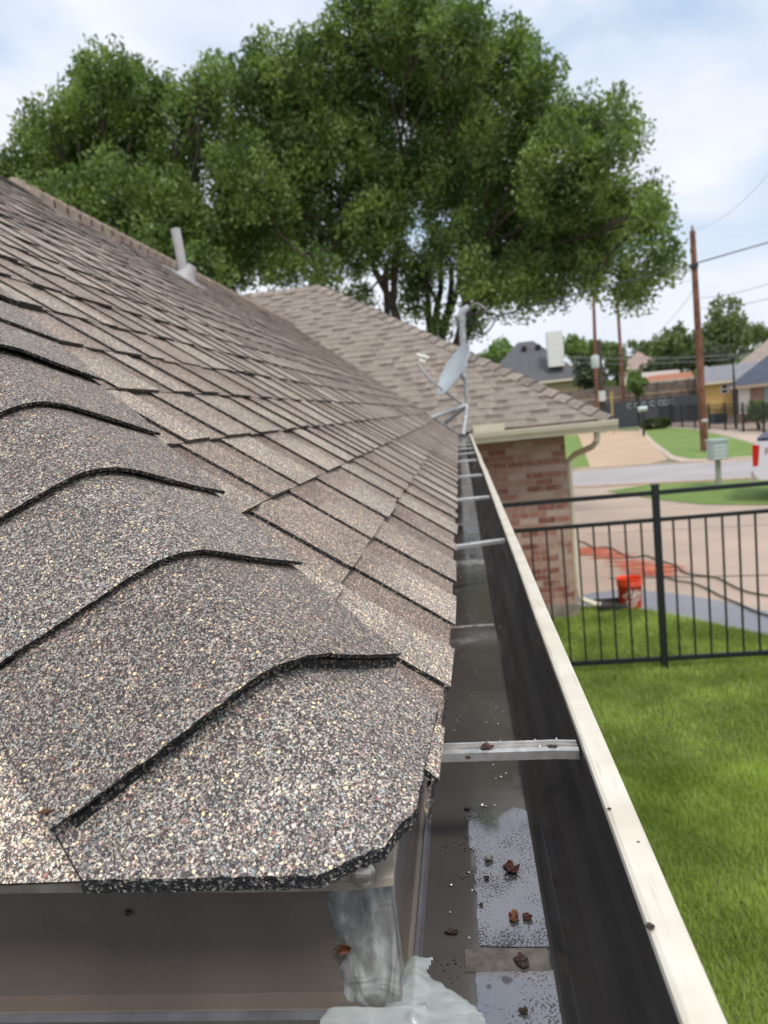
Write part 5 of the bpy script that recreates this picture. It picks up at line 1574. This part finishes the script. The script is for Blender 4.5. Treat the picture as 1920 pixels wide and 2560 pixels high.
while x < fx1:
    mb = MB(); mb.box((x, Yf - .12, zb_), (x + .1, Yf - .052, zt_ - .2)); mb.build('post', M_wood, wf); x += 2.4
# dark screen on the iron fence far off, with pale ring marks
Yd = 57
dx0, dx1 = at(1512, 1020, Yd).x, at(1748, 1010, Yd).x
sf_ = empty('screen_fence', ((dx0 + dx1) / 2, Yd, 0), 'long dark blue screen fence with pale ring marks, below the wooden fence', 'fence')
zt_ = at(1600, 1000, Yd).z
mb = MB(); mb.box((dx0, Yd, 0.02), (dx1, Yd + .03, zt_)); mb.build('screen', mat('dark_blue_screen', (.058, .066, .078), .7), sf_)
for px_ in (1573, 1592, 1610, 1631, 1652, 1664, 1680):
    q = at(px_, 1006, Yd - .03); mb = MB()
    mb.tube([Vector((q.x + .17 * math.cos(a), Yd - .03, zt_ - .36 + .17 * math.sin(a))) for a in np.linspace(.8, 5.6, 14)], .03, n=6); mb.build('ring_mark', M_mail, sf_)
x = dx0
while x < dx1 + .1:
    mb = MB(); mb.box((x - .04, Yd - .09, 0), (x + .04, Yd - .002, zt_ + .06)); mb.build('post', M_black, sf_); x += 2.4
# slim iron fence in front of the bungalow
Yi = 41
i0 = Vector((at(1650, 1050, 54).x, 54, 0)); i1 = Vector((at(1935, 1050, 36).x, 36, 0))
ifn = empty('iron_fence', (i0 + i1) / 2, 'thin black iron fence in front of the bungalow and yellow house', 'fence')
mb = MB(); nseg = int((i1 - i0).length / .16)
for i in range(nseg + 1):
    p_ = i0.lerp(i1, i / nseg); r_ = .035 if i % 15 == 0 else .010
    mb.box((p_.x - r_, p_.y - r_, .05 if r_ < .03 else 0), (p_.x + r_, p_.y + r_, 1.35 if r_ < .03 else 1.5))
mb.build('pickets', M_black, ifn)
mb = MB()
for z_ in (.12, 1.1, 1.42): bar(mb, i0 + Vector((0, 0, z_)), i1 + Vector((0, 0, z_)), .016, .02)
mb.build('rails', M_black, ifn)
# roadside mailbox and post, yellow marker, lamp post, bin, crate
q = at(1608, 1055, 44); mbo = empty('roadside_mailbox', (q.x, 44, 0), 'roadside mailbox with a pale dome, in front of the dark screen fence', 'mailbox')
zz_ = at(1608, 1022, 44).z; mb = MB(); mb.box((q.x - .06, 43.94, 0), (q.x + .06, 44.06, zz_ - .2)); mb.build('post', M_black, mbo)
mb = MB(); mb.tube([(q.x - .24, 44, zz_), (q.x + .24, 44, zz_)], .15, n=14); mb.build('box', M_mail, mbo)
q = at(1531, 1035, 50); mb = MB(); mb.tube([(q.x, 50, 0), (q.x, 50, at(1529, 978, 50).z)], .05, n=8)
tag(mb.build('marker_post', mat('yellow_marker', (.55, .40, .08), .5)), 'thin yellow marker post left of the middle utility pole', 'post')
q = at(1840, 1062, 43); zt_ = at(1832, 905, 43).z
lp = empty('lamp_post', (q.x, 43, 0), 'dark slim lamp post in front of the bungalow doorway', 'lamp post')
mb = MB(); mb.tube([(q.x, 43, 0), (q.x - .02, 43, 1.2), (q.x - .02, 43, zt_)], [.09, .09, .04], n=8); mb.build('pole', M_black, lp)
mb = MB(); mb.lathe([(.001, 0), (.10, .02), (.14, .2), (.05, .3), (.001, .31)], c=(q.x - .02, 43, zt_), n=10); mb.build('lantern', M_black, lp)
q0, q1 = at(1785, 1030, 50), at(1818, 1020, 50)
mb = MB(); mb.prism([(0, 0), (0, .62), (.12, .68), (q1.x - q0.x, .58), (q1.x - q0.x, 0)], 0, .8, lambda a, b, h: Vector((q0.x + a, 50 + h, b)))
tag(mb.build('storage_box', mat('dark_teal_plastic', (.05, .07, .085), .6)), 'low dark box standing below the yellow house', 'box')
q0 = at(1722, 1020, 55)
wb = empty('wheeled_bin', (q0.x, 55, 0), 'dark wheeled bin left of the nearest brown pole', 'bin')
mb = MB(); mb.prism([(.05, .1), (-.05, 1.15), (.75, 1.15), (.65, .1)], 0, .7, lambda a, b, h: Vector((q0.x + a, 54.6 + h, b))); mb.build('body', mat('dark_bin_plastic', (.035, .045, .055), .6), wb)
mb = MB(); mb.box((q0.x - .08, 54.55, 1.152), (q0.x + .78, 55.4, 1.22)); mb.build('lid', M_black, wb)

# distant tree line on the rise
n_ = 26000
tx_ = rng.uniform(-80, 170, n_); 
hh_ = 3.4 + 1.8 * np.sin(tx_ * .11) + 1.1 * np.sin(tx_ * .31 + 1) + .7 * np.sin(tx_ * .8)
Cz = np.stack([tx_, 165 + rng.normal(size=n_) * 4, 3.4 + rng.uniform(0, 1, n_) ** .7 * hh_], 1)
o = quads_mesh('far_woodland', leaf_quads(Cz, rng.normal(size=(n_, 3)), 1.1, .7), M_leaf_far)
o['kind'] = 'stuff'; o['label'] = 'far line of woodland along the horizon'

# ------------------------------------------------------------------ grass blades of the near lawn
def grass(n, x0, x1, y0, y1, h, w, name):
    x = rng.uniform(x0, x1, n); y = rng.uniform(y0, y1, n)
    px = np.array([p[0] for p in LAWN]); py = np.array([p[1] for p in LAWN])
    ins = np.zeros(n, bool)
    for i in range(len(LAWN)):
        ax_, ay, bx, by = px[i], py[i], px[i - 1], py[i - 1]
        c = ((ay > y) != (by > y)) & (x < (bx - ax_) * (y - ay) / (by - ay + 1e-12) + ax_)
        ins ^= c
    ins &= ~((x < 1.2) & (y > 8.7)) & ~((x < -.45) & (y > .8))
    x, y = x[ins], y[ins]; n = len(x)
    pat = np.sin(x * 5 + np.sin(y * 3.1) * 2) * np.cos(y * 4.3 + x) * .14 + 1
    hh = h * pat * rng.uniform(.55, 1.3, n)
    a = rng.uniform(0, 2 * np.pi, n); lean = rng.uniform(.1, .9, n) * hh
    wx, wy = np.cos(a) * w * .5, np.sin(a) * w * .5
    b = a + np.pi / 2 + rng.normal(size=n) * .6
    V = np.empty((n, 3, 3))
    V[:, 0] = np.stack([x - wx, y - wy, np.full(n, .010)], 1); V[:, 1] = np.stack([x + wx, y + wy, np.full(n, .010)], 1)
    V[:, 2] = np.stack([x + np.cos(b) * lean, y + np.sin(b) * lean, .012 + hh], 1)
    return V.reshape(-1, 3)
V = np.concatenate([grass(150000, 0.0, 3.4, 1.4, 5.0, .042, .0065, 'a'), grass(130000, 0.1, 5.2, 4.6, 9.3, .044, .008, 'b')])
o = quads_mesh('grass', V, M_grass_blade, nper=3)
o['kind'] = 'stuff'; o['label'] = 'mown green grass of the near lawn below the gutter'
